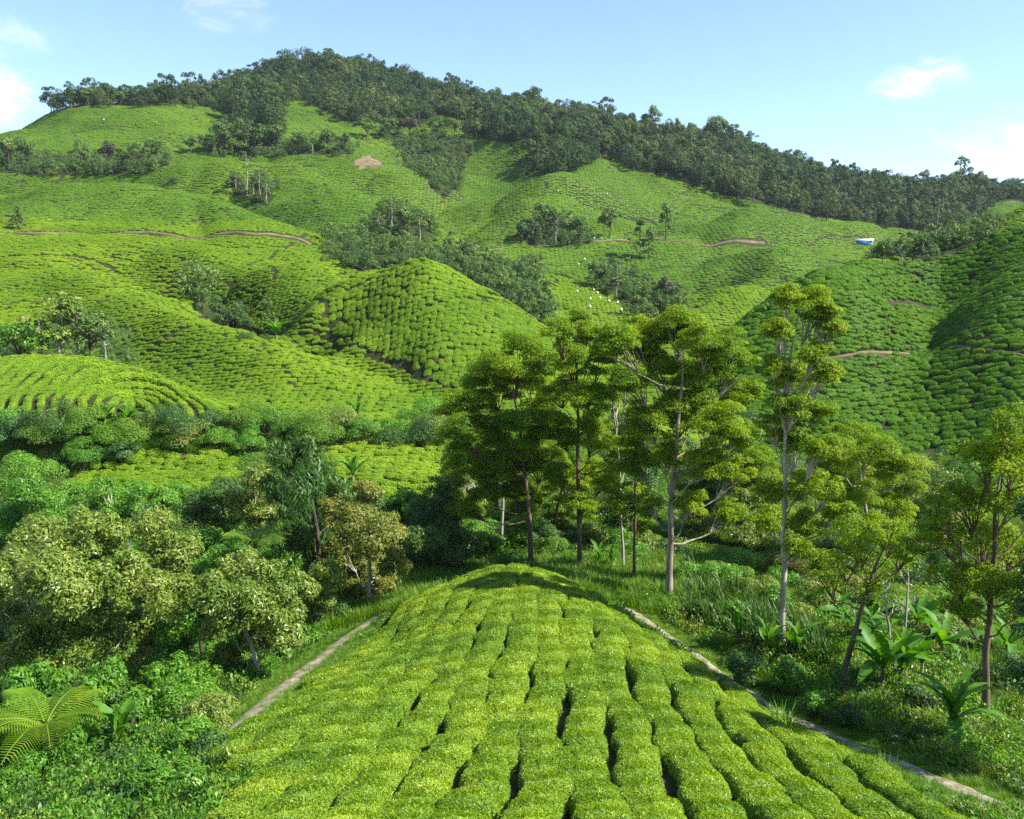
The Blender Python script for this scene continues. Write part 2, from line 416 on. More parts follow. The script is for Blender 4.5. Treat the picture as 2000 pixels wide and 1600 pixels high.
class MB:
    """collects shapes of one part"""
    def __init__(s): s.v = []; s.q = []; s.m = []; s.n = 0
    def add(s, v, q, mat=0):
        v = np.asarray(v, float); q = np.asarray(q, int)
        s.v.append(v); s.q.append(q + s.n); s.m.append(np.full(len(q), mat)); s.n += len(v)
    def mesh(s, name, mats, smooth=False):
        Q = [k for k in range(len(s.q)) if s.q[k].shape[1] == 4]; T = [k for k in range(len(s.q)) if s.q[k].shape[1] == 3]
        cat = lambda ks, a: np.concatenate([a[k] for k in ks]) if ks else None
        mi = np.concatenate([s.m[k] for k in Q + T])
        return mesh_np(name, np.concatenate(s.v), cat(Q, s.q), cat(T, s.q), mats, smooth, mi)
def unit(a):
    return a / (np.linalg.norm(a, axis=-1, keepdims=True) + 1e-9)
def leaves(c, d, n, ln, wd):
    """one kite-shaped leaf for each centre: direction d, facing n"""
    d = unit(d); s = unit(np.cross(d, n)); nn = np.cross(s, d)
    ln = np.asarray(ln).reshape(-1, 1); wd = np.asarray(wd).reshape(-1, 1)
    v = np.stack([c - d * ln * .5, c + s * wd * .5 + nn * wd * .12, c + d * ln * .5 - nn * ln * .1, c - s * wd * .5 + nn * wd * .12], 1).reshape(-1, 3)
    return v, np.arange(len(c) * 4).reshape(-1, 4)
def leaves3(c, d, n, ln, wd):
    d = unit(d); s = unit(np.cross(d, n)); nn = np.cross(s, d)
    ln = np.asarray(ln).reshape(-1, 1); wd = np.asarray(wd).reshape(-1, 1)
    v = np.stack([c - d * ln * .45 + s * wd * .35, c - d * ln * .1 - s * wd * .65, c + d * ln * .55 - nn * ln * .1], 1).reshape(-1, 3)
    return v, np.arange(len(c) * 3).reshape(-1, 3)
def tube(path, rad, sides=7):
    p = np.asarray(path, float); r = np.asarray(rad, float)
    tg = unit(np.gradient(p, axis=0))
    ref = np.array([0.13, 1, 0.07])
    a = unit(np.cross(tg, ref)); b = np.cross(tg, a)
    th = np.linspace(0, 2 * np.pi, sides, endpoint=False)
    ring = p[:, None] + r[:, None, None] * (a[:, None] * np.cos(th)[None, :, None] + b[:, None] * np.sin(th)[None, :, None])
    n = len(p); i = np.arange(n * sides).reshape(n, sides)
    q = np.stack([i[:-1], np.roll(i[:-1], -1, 1), np.roll(i[1:], -1, 1), i[1:]], -1).reshape(-1, 4)
    return ring.reshape(-1, 3), q
def bend(a, b, n=6, sag=0.0, wob=0.0, rng=RNG):
    a, b = np.asarray(a, float), np.asarray(b, float)
    f = np.linspace(0, 1, n)[:, None]
    p = a + (b - a) * f
    p[:, 2] += sag * np.sin(f[:, 0] * np.pi)
    if wob: p[1:-1] += rng.normal(0, wob, (n - 2, 3))
    return p
def sphere_dirs(n, zmin, rng):
    z = rng.uniform(zmin, 1, n); a = rng.uniform(0, 2 * np.pi, n); r = np.sqrt(np.clip(1 - z * z, 0, 1))
    return np.c_[r * np.cos(a), r * np.sin(a), z]
def pad_leaves(c, r, n, ln, rng, flat=0.7, zmin=-0.35, droop=0.3, asp=0.28, shell=0.35, tri=False):
    d = sphere_dirs(n, zmin, rng)
    rr = r * (1 - shell * rng.random(n) ** 1.5)
    p = np.asarray(c) + d * rr[:, None] * np.array([1, 1, flat])
    nrm = d + rng.normal(0, .45, (n, 3)) + np.array([0, 0, .35])
    dr = np.cross(nrm, rng.normal(0, 1, (n, 3))); dr = unit(dr) + d * .5 - np.array([0, 0, droop])
    L = ln * rng.uniform(.65, 1.3, n)
    return (leaves3 if tri else leaves)(p, dr, nrm, L, L * asp)
def link(name, me, parent=None):
    o = bpy.data.objects.new(name, me); COL.objects.link(o)
    if parent is not None: o.parent = parent
    return o
def empty(name, loc, rz=0, sc=(1, 1, 1)):
    o = bpy.data.objects.new(name, None); COL.objects.link(o)
    o.empty_display_size = .2
    o.location = loc; o.rotation_euler = (0, 0, rz); o.scale = sc
    return o
def tag(o, label, cat, group=None):
    o['label'] = label; o['category'] = cat
    if group: o['group'] = group
    return o
def struct(o): o['kind'] = 'structure'; return o
def stuff(o, label=None, cat=None):
    o['kind'] = 'stuff'
    if label: o['label'] = label; o['category'] = cat
    return o
ORD = ['first','second','third','fourth','fifth','sixth','seventh','eighth','ninth','tenth','eleventh','twelfth','thirteenth','fourteenth','fifteenth','sixteenth','seventeenth','eighteenth','nineteenth','twentieth'] + ['twenty-' + w for w in ('first','second','third','fourth','fifth','sixth','seventh','eighth','ninth')]

# ------------------------------------------------------------------ what grows where (outlines seen from the viewpoint, laid on the terrain)
FOREST = [(60,224),(120,214),(170,207),(250,207),(330,202),(400,210),(445,215),(462,245),(430,262),(470,293),(540,288),(542,245),(562,196),(585,186),(625,212),(690,246),(730,238),(790,250),(835,240),(872,222),(915,255),(935,272),(1010,282),(1062,288),(1035,330),(1080,350),(1120,335),(1185,300),(1240,332),(1300,345),(1400,378),(1480,397),(1570,420),(1690,438),(1800,452),(1890,445),(1905,405),(2000,388),(2300,380),(2300,0),(0,0)]
WOODS = [
 [(742,250),(790,246),(828,256),(850,262),(905,272),(925,285),(905,330),(893,365),(868,392),(846,372),(830,345),(800,325),(788,300),(760,275)],
 [(1160,525),(1205,540),(1330,590),(1345,625),(1250,622),(1185,570)],
 [(632,478),(720,480),(800,492),(900,508),(965,535),(1060,592),(1085,655),(1000,610),(900,545),(790,522),(700,532),(645,505)],
 [(0,285),(60,300),(150,312),(300,300),(330,322),(290,338),(180,345),(60,342),(0,338)],
 [(395,285),(470,280),(560,283),(690,292),(690,303),(560,303),(420,303)],
 [(725,440),(760,410),(830,425),(850,465),(800,478),(730,472)],
 [(1010,460),(1060,425),(1140,440),(1145,478),(1030,480)],
 [(440,360),(500,350),(540,385),(520,405),(470,388)],
 [(1690,505),(1790,495),(1820,470),(1910,430),(1940,470),(1850,500),(1780,520)],
 [(940,520),(1040,530),(1060,560),(960,548)],
 [(370,585),(420,600),(500,645),(560,655),(555,678),(500,680),(430,640),(372,605)],
]
ROADS = {   # pixel lines, width in metres
 'farm_road': ([(-60,462),(80,460),(200,457),(300,458),(420,459),(500,461),(590,468),(612,480)], .8),
 'valley_road': ([(905,490),(960,486),(1050,482),(1150,477),(1240,469),(1340,475),(1440,475),(1500,477)], .9),
 'slope_path': ([(1600,702),(1660,695),(1720,692),(1790,692),(1840,686),(1900,690),(2030,704)], 0.3),
 'dome_ditch': ([(598,596),(640,632),(700,676),(760,708),(820,736),(890,764)], 0.3),
 'left_path': ([(800,1178),(755,1196),(700,1228),(640,1275),(580,1322),(520,1372),(465,1418),(440,1442)], 0.62),
 'right_path': ([(1180,1165),(1215,1186),(1260,1214),(1310,1247),(1360,1282),(1410,1318),(1450,1346),(1490,1374),(1545,1402),(1600,1428),(1670,1458),(1740,1484),(1800,1510),(1860,1534),(1960,1578)], 0.55),
}
ROADXY = {}
for k, (ln, w) in ROADS.items():
    q = np.array([hit(*p)[:2] for p in ln])
    f = np.linspace(0, len(q) - 1, len(q) * 14)
    xs = np.interp(f, np.arange(len(q)), q[:, 0]); ys = np.interp(f, np.arange(len(q)), q[:, 1])
    ker = np.ones(15) / 15
    xs = np.convolve(np.pad(xs, 7, 'edge'), ker, 'valid'); ys = np.convolve(np.pad(ys, 7, 'edge'), ker, 'valid')
    ROADXY[k] = (np.c_[xs, ys], w)
def road_dist(x, y, names):
    best = np.full(x.shape, 1e9)
    for k in names:
        c, w = ROADXY[k]
        bb = (x > c[:, 0].min() - 8) & (x < c[:, 0].max() + 8) & (y > c[:, 1].min() - 8) & (y < c[:, 1].max() + 8)
        ii = np.where(bb)[0]
        for s in range(0, len(ii), 20000):
            j = ii[s:s + 20000]
            d = np.sqrt(((x[j, None] - c[None, :, 0]) ** 2 + (y[j, None] - c[None, :, 1]) ** 2).min(1)) - w * .5
            best[j] = np.minimum(best[j], d)
    return best
DOME = [(604,598),(690,556),(830,508),(900,530),(970,565),(1060,625),(1130,680),(1100,790),(950,780),(885,762),(800,728),(700,672)]
TERRACE = [(-200,690),(150,700),(255,722),(335,756),(405,792),(450,816),(300,832),(-200,838)]
BUSHBAND = [(-300,828),(300,828),(450,818),(520,815),(600,812),(760,806),(880,790),(1000,760),(1200,760),(1450,850),(1600,880),(2300,905),(2300,1700),(-300,1700)]
PATCHES = [[(150,935),(210,890),(330,880),(450,890),(470,930),(420,965),(250,985),(130,960)], [(640,880),(720,862),(870,866),(885,960),(800,985),(700,960),(650,930)]]
def zone_masks(x, y, z):
    px, py = to_px(x, y, z)
    forest = in_poly(px, py, FOREST) & (y > 275)
    for w in WOODS: forest |= in_poly(px, py, w) & (y > 107) & (y < 335)
    wild = (in_poly(px, py, BUSHBAND) & (y < 66))
    for w in PATCHES: wild &= ~(in_poly(px, py, w) & (y > 44))
    hollow = (px < 265) & (y > 74.5) & (y < 104) & (py > 640)
    wild |= hollow
    return px, py, forest, wild

def near_field(x, y):
    l, r = ROADXY['left_path'][0], ROADXY['right_path'][0]
    ol, orr = np.argsort(l[:, 1]), np.argsort(r[:, 1])
    xl = np.where(y > l[:, 1].min(), np.interp(y, l[ol, 1], l[ol, 0]) + .6, -.31 * y - .9)
    return (x > xl) & (x < np.interp(y, r[orr, 1], r[orr, 0]) - .8) & (y < 35.8 - ((x + .3) / 3.1) ** 2 * .9) & (y > 8)
# ------------------------------------------------------------------ ground sheet
gx, gy, gzv = XX, YY, ZZ
back = [(0.5, 2.3), (-12.0, 4.5), (-60.0, 30.0), (-200.0, 90.0)]
bx = [XX[0] * (1 + abs(b[0] - 3) * 1.2) for b in back[::-1]]
GX = np.vstack([np.array(bx), XX]); GY = np.vstack([np.array([np.full(len(GU), b[0]) for b in back[::-1]]), YY])
GZ = np.vstack([np.array([np.full(len(GU), b[1] - 4.1) for b in back[::-1]]), ZZ])
n, mcol = GX.shape
idx = np.arange(n * mcol).reshape(n, mcol)
gq = np.stack([idx[:-1, :-1], idx[:-1, 1:], idx[1:, 1:], idx[1:, :-1]], -1).reshape(-1, 4)
gmat, nt, N, L = new_mat('hillside_earth_and_grass')
at_ = N.new('ShaderNodeAttribute'); at_.attribute_name = 'zone'
sepz = N.new('ShaderNodeSeparateColor'); L.new(at_.outputs['Color'], sepz.inputs[0])
geo = N.new('ShaderNodeNewGeometry')
def noise_col(scale, stops):
    nz = N.new('ShaderNodeTexNoise'); nz.inputs['Scale'].default_value = scale; nz.inputs['Detail'].default_value = 6
    L.new(geo.outputs['Position'], nz.inputs['Vector'])
    return ramp(N, L, nz.outputs[0], stops)
soil = noise_col(.9, [(.35, (.022, .030, .010)), (.55, (.04, .042, .016)), (.7, (.08, .058, .034))])
grs = noise_col(1.3, [(.3, (.045, .10, .012)), (.6, (.085, .165, .016)), (.75, (.14, .17, .03))])
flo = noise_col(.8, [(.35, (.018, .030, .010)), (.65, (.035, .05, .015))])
bare = noise_col(.5, [(.35, (.12, .10, .05)), (.65, (.26, .20, .11))])
def mixc(a, b, fac):
    mx = N.new('ShaderNodeMix'); mx.data_type = 'RGBA'
    L.new(fac, mx.inputs['Factor']); L.new(a, mx.inputs[6]); L.new(b, mx.inputs[7]); return mx.outputs[2]
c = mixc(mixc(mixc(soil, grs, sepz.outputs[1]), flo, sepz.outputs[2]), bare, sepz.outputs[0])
bs = N.new('ShaderNodeBsdfPrincipled'); L.new(c, bs.inputs['Base Color']); bs.inputs['Roughness'].default_value = .95
bs.inputs['Specular IOR Level'].default_value = .1
nz = N.new('ShaderNodeTexNoise'); nz.inputs['Scale'].default_value = 6; nz.inputs['Detail'].default_value = 6
L.new(geo.outputs['Position'], nz.inputs['Vector'])
bp = N.new('ShaderNodeBump'); bp.inputs['Distance'].default_value = .08; bp.inputs['Strength'].default_value = .8
L.new(nz.outputs[0], bp.inputs['Height']); L.new(bp.outputs[0], bs.inputs['Normal'])
o_ = N.new('ShaderNodeOutputMaterial'); L.new(bs.outputs[0], o_.inputs['Surface'])
gme = mesh_np('hillside', np.c_[GX.ravel(), GY.ravel(), GZ.ravel()], gq, None, [gmat], True)
zx, zy, zz = GX.ravel(), np.maximum(GY.ravel(), 3), GZ.ravel()
zpx, zpy, zf, zw = zone_masks(zx, zy, zz)
SOIL_PATCH = [(690,315),(710,303),(742,306),(745,325),(700,333)]
zr = in_poly(zpx + 10 * wav(zx, zy, 9, 33), zpy + 5 * wav(zx, zy, 7, 34), SOIL_PATCH) & (zy > 215)
zc = np.zeros((len(zx), 4), np.float32); zc[:, 3] = 1
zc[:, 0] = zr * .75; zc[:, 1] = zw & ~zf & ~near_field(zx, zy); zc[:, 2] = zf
zat = gme.color_attributes.new('zone', 'FLOAT_COLOR', 'POINT'); zat.data.foreach_set('color', zc.ravel())
terrain = struct(link('terrain', gme))
terrain['label'] = 'steep green valley sides and hills'

# paths and farm roads: ribbons laid just above the ground
def ribbon(name, key, mat, lift):
    c, w = ROADXY[key]
    t = unit(np.gradient(c, axis=0)); s = np.c_[-t[:, 1], t[:, 0]]
    k = np.linspace(-1, 1, 5); rows = []
    ww = w * (.42 + .16 * wav(c[:, 0], c[:, 1], 3.0, 11) + .12 * wav(c[:, 0], c[:, 1], .9, 12))
    for f in k:
        p = c + s * (ww * f)[:, None]
        rows.append(np.c_[p, ground(p[:, 0], p[:, 1]) + lift * (1 - .8 * f * f)])
    V = np.stack(rows, 1); nn, mm = V.shape[:2]
    i = np.arange(nn * mm).reshape(nn, mm)
    q = np.stack([i[:-1, :-1], i[1:, :-1], i[1:, 1:], i[:-1, 1:]], -1).reshape(-1, 4)
    return struct(link(name, mesh_np(name, V.reshape(-1, 3), q, None, [mat], True)))
ribbon('footpath', 'left_path', M['path'], .05)
ribbon('footpath', 'right_path', M['path'], .05)
ribbon('footpath', 'slope_path', M['redsoil'], .12)
ribbon('farm_road', 'farm_road', M['redsoil'], .25)
ribbon('farm_road', 'valley_road', M['redsoil'], .3)

# ------------------------------------------------------------------ instanced masses (bushes, forest, undergrowth beyond counting)
def template_collection(name, meshes):
    c = bpy.data.collections.new(name)
    for k, me in enumerate(meshes):
        c.objects.link(bpy.data.objects.new(f'{name}_{k:02d}', me))
    return c
def scatter(name, pos, rot, scl, var, coll):
    me = bpy.data.meshes.new(name)
    nP = len(pos)
    me.vertices.add(nP); me.vertices.foreach_set('co', np.asarray(pos, np.float32).ravel())
    for an, arr in (('rot', rot), ('scl', scl)):
        me.attributes.new(an, 'FLOAT_VECTOR', 'POINT').data.foreach_set('vector', np.asarray(arr, np.float32).ravel())
    me.attributes.new('variant', 'INT', 'POINT').data.foreach_set('value', np.asarray(var, np.int32))
    o = link(name, me)
    ng = bpy.data.node_groups.new('scatter_' + name, 'GeometryNodeTree')
    ng.interface.new_socket('Geometry', in_out='INPUT', socket_type='NodeSocketGeometry')
    ng.interface.new_socket('Geometry', in_out='OUTPUT', socket_type='NodeSocketGeometry')
    gi, go = ng.nodes.new('NodeGroupInput'), ng.nodes.new('NodeGroupOutput')
    ip = ng.nodes.new('GeometryNodeInstanceOnPoints')
    ci = ng.nodes.new('GeometryNodeCollectionInfo')
    ci.inputs['Collection'].default_value = coll
    ci.inputs['Separate Children'].default_value = True
    ci.inputs['Reset Children'].default_value = True
    ip.inputs['Pick Instance'].default_value = True
    for an, dt, sk in (('rot', 'FLOAT_VECTOR', 'Rotation'), ('scl', 'FLOAT_VECTOR', 'Scale'), ('variant', 'INT', 'Instance Index')):
        na = ng.nodes.new('GeometryNodeInputNamedAttribute'); na.data_type = dt
        na.inputs['Name'].default_value = an
        ng.links.new(na.outputs['Attribute'], ip.inputs[sk])
    ng.links.new(gi.outputs[0], ip.inputs['Points'])
    ng.links.new(ci.outputs[0], ip.inputs['Instance'])
    ng.links.new(ip.outputs[0], go.inputs[0])
    md = o.modifiers.new('scatter', 'NODES'); md.node_group = ng
    return o
def dome_body(rx, ry, h, nu=10, nv=4, rng=RNG, noise=.12, power=.55):
    """rounded, flat-topped bush body open below"""
    v = []
    for j in range(nv + 1):
        f = j / nv; ph = f * math.pi / 2
        for i in range(nu):
            a = 2 * math.pi * i / nu
            k = 1 + rng.normal(0, noise)
            r = math.cos(ph) ** power if j < nv else 0.02
            v.append((rx * r * math.cos(a) * k, ry * r * math.sin(a) * k, h * math.sin(ph) ** .8 * (1 + rng.normal(0, noise * .6)) - (.25 * h if j == 0 else 0)))
    i = np.arange((nv + 1) * nu).reshape(nv + 1, nu)
    q = np.stack([i[:-1], np.roll(i[:-1], -1, 1), np.roll(i[1:], -1, 1), i[1:]], -1).reshape(-1, 4)
    return np.array(v), q
def boxy(a, p): return 1 / (np.abs(np.cos(a)) ** p + np.abs(np.sin(a)) ** p) ** (1 / p)
def tea_mesh(name, leafmat, rx, ry, h, nl, ll, rng, asp=.42, body=(10, 4), bodymat=0, pw=.38, box_p=2.0):
    mb = MB()
    v, q = dome_body(rx * .97, ry * .97, h * .95, body[0], body[1], rng, .025, pw)
    v = v * np.array([.96, .96, .93])
    v[:, :2] *= boxy(np.arctan2(v[:, 1] / ry, v[:, 0] / rx), box_p)[:, None]
    mb.add(v, q, bodymat)
    d = sphere_dirs(nl, .03, rng); d[:, 2] = np.minimum(d[:, 2], .995)
    ph = np.arcsin(d[:, 2])
    top = rng.random(nl) < .72
    rt = np.clip(np.sqrt(rng.random(nl)), .02, .999)
    ph = np.where(top, np.arccos(np.clip(rt ** (1 / pw), 0, 1)), ph); rr = np.cos(ph) ** pw
    d[top, 2] = np.maximum(d[top, 2], .6)
    a = np.arctan2(d[:, 1], d[:, 0])
    lump = boxy(a, box_p) * (1 + .06 * np.sin(a * 3 + rng.uniform(0, 6)) + .05 * np.sin(a * 5 + rng.uniform(0, 6)))
    p = np.c_[rx * rr * np.cos(a) * lump, ry * rr * np.sin(a) * lump, h * np.sin(ph) ** .8 * (1 + .06 * np.sin(a * 2 + 1)) + rng.normal(0, .03 * h, nl)]
    nrm = d * np.array([1, 1, 1.2]) + rng.normal(0, .5, (nl, 3)) + np.array([0, 0, .5])
    dr = rng.normal(0, 1, (nl, 3)); dr[:, 2] = np.abs(dr[:, 2]) * 1.1
    LL = ll * rng.uniform(.6, 1.35, nl)
    v, q = leaves3(p, dr, nrm, LL, LL * asp)
    mb.add(v, q, 0)
    return mb.mesh(name, [leafmat, M['tea_body']])
def euler_from(nx, ny, yaw):
    """instances stand part-way on the slope: rotate about x and y by the local tilt, then yaw"""
    nP = len(yaw)
    cz, sz = np.cos(yaw), np.sin(yaw)
    # slope in the yawed frame
    gx_, gy_ = nx * cz + ny * sz, -nx * sz + ny * cz
    return np.c_[np.arctan(gy_), -np.arctan(gx_), yaw]

def contour_rows(x0, x1, y0, y1, sfun, along, step=.3):
    """points on the level lines of sfun (a row for each whole number), spaced 'along' metres apart"""
    out = []
    for axis in (0, 1):
        a0, a1, b0, b1 = (x0, x1, y0, y1) if axis == 0 else (y0, y1, x0, x1)
        A = np.arange(a0, a1, along); B = np.arange(b0, b1, step)
        for ci in range(0, len(A), 200):
            a_, b_ = np.meshgrid(A[ci:ci + 200], B)
            x, y = (a_, b_) if axis == 0 else (b_, a_)
            ok = np.abs(x) < y * .66
            s = np.where(ok, sfun(x, y), np.nan)
            f0, f1 = np.floor(s[:-1]), np.floor(s[1:])
            with np.errstate(invalid='ignore'):
                cr = (f0 != f1) & np.isfinite(f0) & np.isfinite(f1)
            j, i = np.where(cr)
            lev = np.maximum(f0, f1)[j, i]
            w = (lev - s[j, i]) / (s[j + 1, i] - s[j, i])
            bb = b_[j, i] + w * step; aa = a_[j, i]
            px_, py_ = (aa, bb) if axis == 0 else (bb, aa)
            h = .5
            gx_ = (sfun(px_ + h, py_) - sfun(px_ - h, py_)) / (2 * h); gy_ = (sfun(px_, py_ + h) - sfun(px_, py_ - h)) / (2 * h)
            keep = (np.abs(gy_) >= np.abs(gx_)) if axis == 0 else (np.abs(gy_) < np.abs(gx_))
            out.append(np.c_[px_, py_, gx_, gy_, lev][keep])
    return np.concatenate(out)
def s_contour(x, y):
    return (ground(x, y) * 1.7 + .5 * y) / .74 + .35 * wav(x, y, 15, 21) + .25 * wav(x, y, 4, 24)
def s_dome(x, y):
    return (x + 10.5 + (y - 85) * (-.025) * (x + 10.5) * .4 + .3 * np.sin(y / 7)) / .66
def s_terrace(x, y):
    return np.hypot(x + 26 + .35 * (y - 60), (y - 59) * .55) / .95 + .1 * wav(x, y, 9, 22)
def s_patch(x, y):
    return (y + .12 * x + .4 * wav(x, y, 8, 23)) / .8
def tea_rows(name, label, region, sfun, along, bounds, mats_tpl, hgt, wmax, zmul=1.0, jitter=.18, gapp=.03, wf=1.0, lf=1.0):
    r = contour_rows(*bounds, sfun, along)
    fx, fy = np.meshgrid(np.arange(bounds[0], bounds[1], .8), np.arange(bounds[2], bounds[3], .8))
    fx = fx.ravel() + RNG.uniform(-.2, .2, fx.size); fy = fy.ravel() + RNG.uniform(-.2, .2, fy.size)
    inw = np.abs(fx) < fy * .66; fx, fy = fx[inw], fy[inw]
    fgx = sfun(fx + .5, fy) - sfun(fx - .5, fy); fgy = sfun(fx, fy + .5) - sfun(fx, fy - .5)
    fl = (np.hypot(fgx, fgy) < .8) & (sfun is s_contour)
    r = np.concatenate([r[np.hypot(r[:, 2], r[:, 3]) >= (.8 if sfun is s_contour else 0)], np.c_[fx, fy, np.full(len(fx), .1), np.full(len(fx), 1.25), np.zeros(len(fx))][fl]])
    x, y = r[:, 0] + RNG.normal(0, jitter * .5, len(r)), r[:, 1] + RNG.normal(0, jitter * .5, len(r))
    z = ground(x, y)
    px, py, forest, wild = zone_masks(x, y, z)
    gx_, gy_ = grad(x, y)
    keep = region(px, py, x, y) & ~forest & ~wild & ~hidden(x, y, 1.2, .02) & (np.abs(px - 1000) < 1120) & (RNG.random(len(x)) > gapp)
    keep &= ~(in_poly(px + 10 * wav(x, y, 9, 33), py + 5 * wav(x, y, 7, 34), SOIL_PATCH) & (y > 215))
    def line_dist(sc, sd):                    # metres to the winding zero line of a noise
        w0 = wav(x, y, sc, sd); gw = np.hypot(wav(x + .5, y, sc, sd) - w0, wav(x, y + .5, sc, sd) - w0) * 2
        return np.where(gw > .025, np.abs(w0) / np.maximum(gw, .025), 9)
    drain = (line_dist(46, 91) < .28) | (line_dist(80, 92) < .3)
    keep &= ~(drain & (y > 90))
    keep &= road_dist(x, y, ('farm_road', 'valley_road')) > .8
    keep &= road_dist(x, y, ('slope_path', 'dome_ditch')) > .16
    x, y, z, px, gx_, gy_, r = (a[keep] for a in (x, y, z, px, gx_, gy_, r))
    sg = np.hypot(r[:, 2], r[:, 3]); wid = np.clip(1 / (sg + 1e-6), .42, wmax) * 1.04
    yaw = np.arctan2(r[:, 3], r[:, 2]) + np.pi / 2 + RNG.normal(0, .12, len(x)) + np.pi * (RNG.random(len(x)) > .5)
    rot = euler_from(gx_ * .8, gy_ * .8, yaw)
    k = RNG.uniform(.88, 1.14, len(x))
    hh = hgt * RNG.uniform(.75, 1.2, len(x)) * np.clip(wid, .8, 1.5)
    k = k * np.where(RNG.random(len(x)) < .12, .8, 1)
    scl = np.c_[along * lf * k * RNG.uniform(1.0, 1.3, len(x)), wid * wf * k * RNG.uniform(.88, 1.1, len(x)), hh * zmul]
    o = scatter(name, np.c_[x, y, z - .04], rot, scl, RNG.integers(0, len(mats_tpl.objects), len(x)), mats_tpl)
    print(name, len(x))
    return stuff(o, label, 'tea bushes')
r_ = np.random.default_rng(11)
T_MID = template_collection('mid_tea', [tea_mesh('mid_tea', M['tea_mid'], .56, .5, 1.0, 300, .15, r_, bodymat=1) for _ in range(8)])
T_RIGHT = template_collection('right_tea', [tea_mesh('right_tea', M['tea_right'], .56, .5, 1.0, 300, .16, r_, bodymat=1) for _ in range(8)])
T_FAR = template_collection('far_tea', [tea_mesh('far_tea', M['tea_far'], .54, .5, 1.0, 110, .22, r_, body=(8, 3), bodymat=1) for _ in range(8)])
not_named = lambda px, py: ~in_poly(px, py, TERRACE) & ~in_poly(px, py, DOME)
RIGHTPX = [(1380,690),(1440,640),(1500,580),(1560,535),(1640,510),(1730,515),(1790,505),(1850,485),(1920,465),(2000,430),(2300,400),(2300,960),(1380,940)]
is_dome = lambda px, py, x, y: in_poly(px, py, DOME) & (y > 72) & (y < 105)
is_terr = lambda px, py, x, y: in_poly(px, py, TERRACE) & (y < 74.5)
is_right = lambda px, py, x, y: (x > 18) & (y < 112) & (y > 58) & in_poly(px, py, RIGHTPX)
tea_rows('tea_bushes', 'rounded tea bushes covering the small dome-shaped hill', is_dome, s_dome, .68, (-32, 12, 71, 106), T_MID, .32, .9, gapp=.012, wf=1.27, lf=1.2)
tea_rows('tea_bushes', 'tightly lined curved tea rows on the low hill at left', is_terr, s_terrace, .8, (-58, -14, 57, 80), T_MID, .36, 2.0, jitter=.02, gapp=.005, wf=.58, lf=1.7)
tea_rows('tea_bushes', 'tea bushes, shade put into their green, on the steep slope at right', is_right, s_contour, .8, (18, 78, 58, 112), T_RIGHT, .48, 1.05, jitter=.2, gapp=.05, wf=1.12, lf=1.08)
tea_rows('tea_bushes', 'small tea plots on the valley floor', lambda px, py, x, y: (y < 66) & (y > 44) & (px < 900) & (py > 828), s_patch, .8, (-40, 2, 44, 66), T_MID, .5, 1.2)
tea_rows('tea_bushes', 'tea bushes on the broad slopes behind the left hollow', lambda px, py, x, y: (y < 166) & (y > 60) & ~is_right(px, py, x, y) & ~is_dome(px, py, x, y) & ~is_terr(px, py, x, y), s_contour, .78, (-112, 112, 60, 166), T_MID, .34, 1.1, jitter=.14, wf=1.1)
tea_rows('tea_bushes', 'tea covering the far hillsides below the forest', lambda px, py, x, y: (y >= 166), s_contour, 1.05, (-265, 265, 166, 400), T_FAR, .3, 1.1, jitter=.2, wf=1.08)
# --STAGE2 END

# ------------------------------------------------------------------ near hill: every tea bush is a thing
r_ = np.random.default_rng(5)
NEAR_TEA = [tea_mesh('near_tea_bush', M['tea_near'], 0.60, .475, .40, 4400, .056, r_, asp=.45, body=(20, 6), bodymat=1, pw=.26, box_p=3.6) for _ in range(9)]
LP, RP = ROADXY['left_path'][0], ROADXY['right_path'][0]
def path_x(c, y):
    o = np.argsort(c[:, 1]); return float(np.interp(y, c[o, 1], c[o, 0]))
near_pts = []
for k in range(-12, 15):
    s0 = k * .9 + .2
    y = 12.6 + r_.uniform(0, .6)
    while y < 38:
        x = s0 + (y - 25) * (.09 - .02 * s0) + .13 * math.sin(y * .8 + k * 1.7) + .07 * math.sin(y * 2.1 + k) + r_.normal(0, .05)
        step = 1.04 + r_.normal(0, .05)
        xl = path_x(LP, y) + 1.0 + .11 * max(0, y - 23) if y > LP[:, 1].min() else -.31 * y - .6
        xr = path_x(RP, y) - 1.55 - .045 * max(0, y - 22)
        tip = 35.4 - ((x + .3) / 3.1) ** 2 * .9
        if xl < x < xr and y < tip and abs(x) < .64 * y:
            near_pts.append((x, y, s0, k))
        y += step
print('near bushes', len(near_pts))
near_pts.sort(key=lambda p: p[1])
NTH = {}
ROWS_SEEN = sorted({p[3] for p in near_pts})
for i, (x, y, s0, k) in enumerate(near_pts):
    gx_, gy_ = (float(a) for a in grad(np.array(x), np.array(y)))
    o = bpy.data.objects.new('tea_bush', NEAR_TEA[i % 9]); COL.objects.link(o)
    w = r_.uniform(.93, 1.08)
    if s0 < -2.2 and y < 25: w *= 1.16
    if r_.random() < .25: w *= 1.12
    o.location = (x, y, gz(x, y) - .03)
    yaw = math.pi / 2 - math.atan(.09 - .02 * s0) + r_.normal(0, .06) + (math.pi if r_.random() < .5 else 0)
    e = euler_from(np.array([gx_ * .9]), np.array([gy_ * .9]), np.array([yaw]))[0]
    o.rotation_euler = e
    o.scale = (1.17 * r_.uniform(.95, 1.15), 1.0 * w, r_.uniform(.9, 1.06))
    row = ROWS_SEEN.index(k); NTH[k] = NTH.get(k, -1) + 1
    tag(o, f'tea bush, {ORD[NTH[k]]} from the viewer in the {ORD[row]} row from left on the near hill', 'tea bush', 'tea bushes on the near hill')

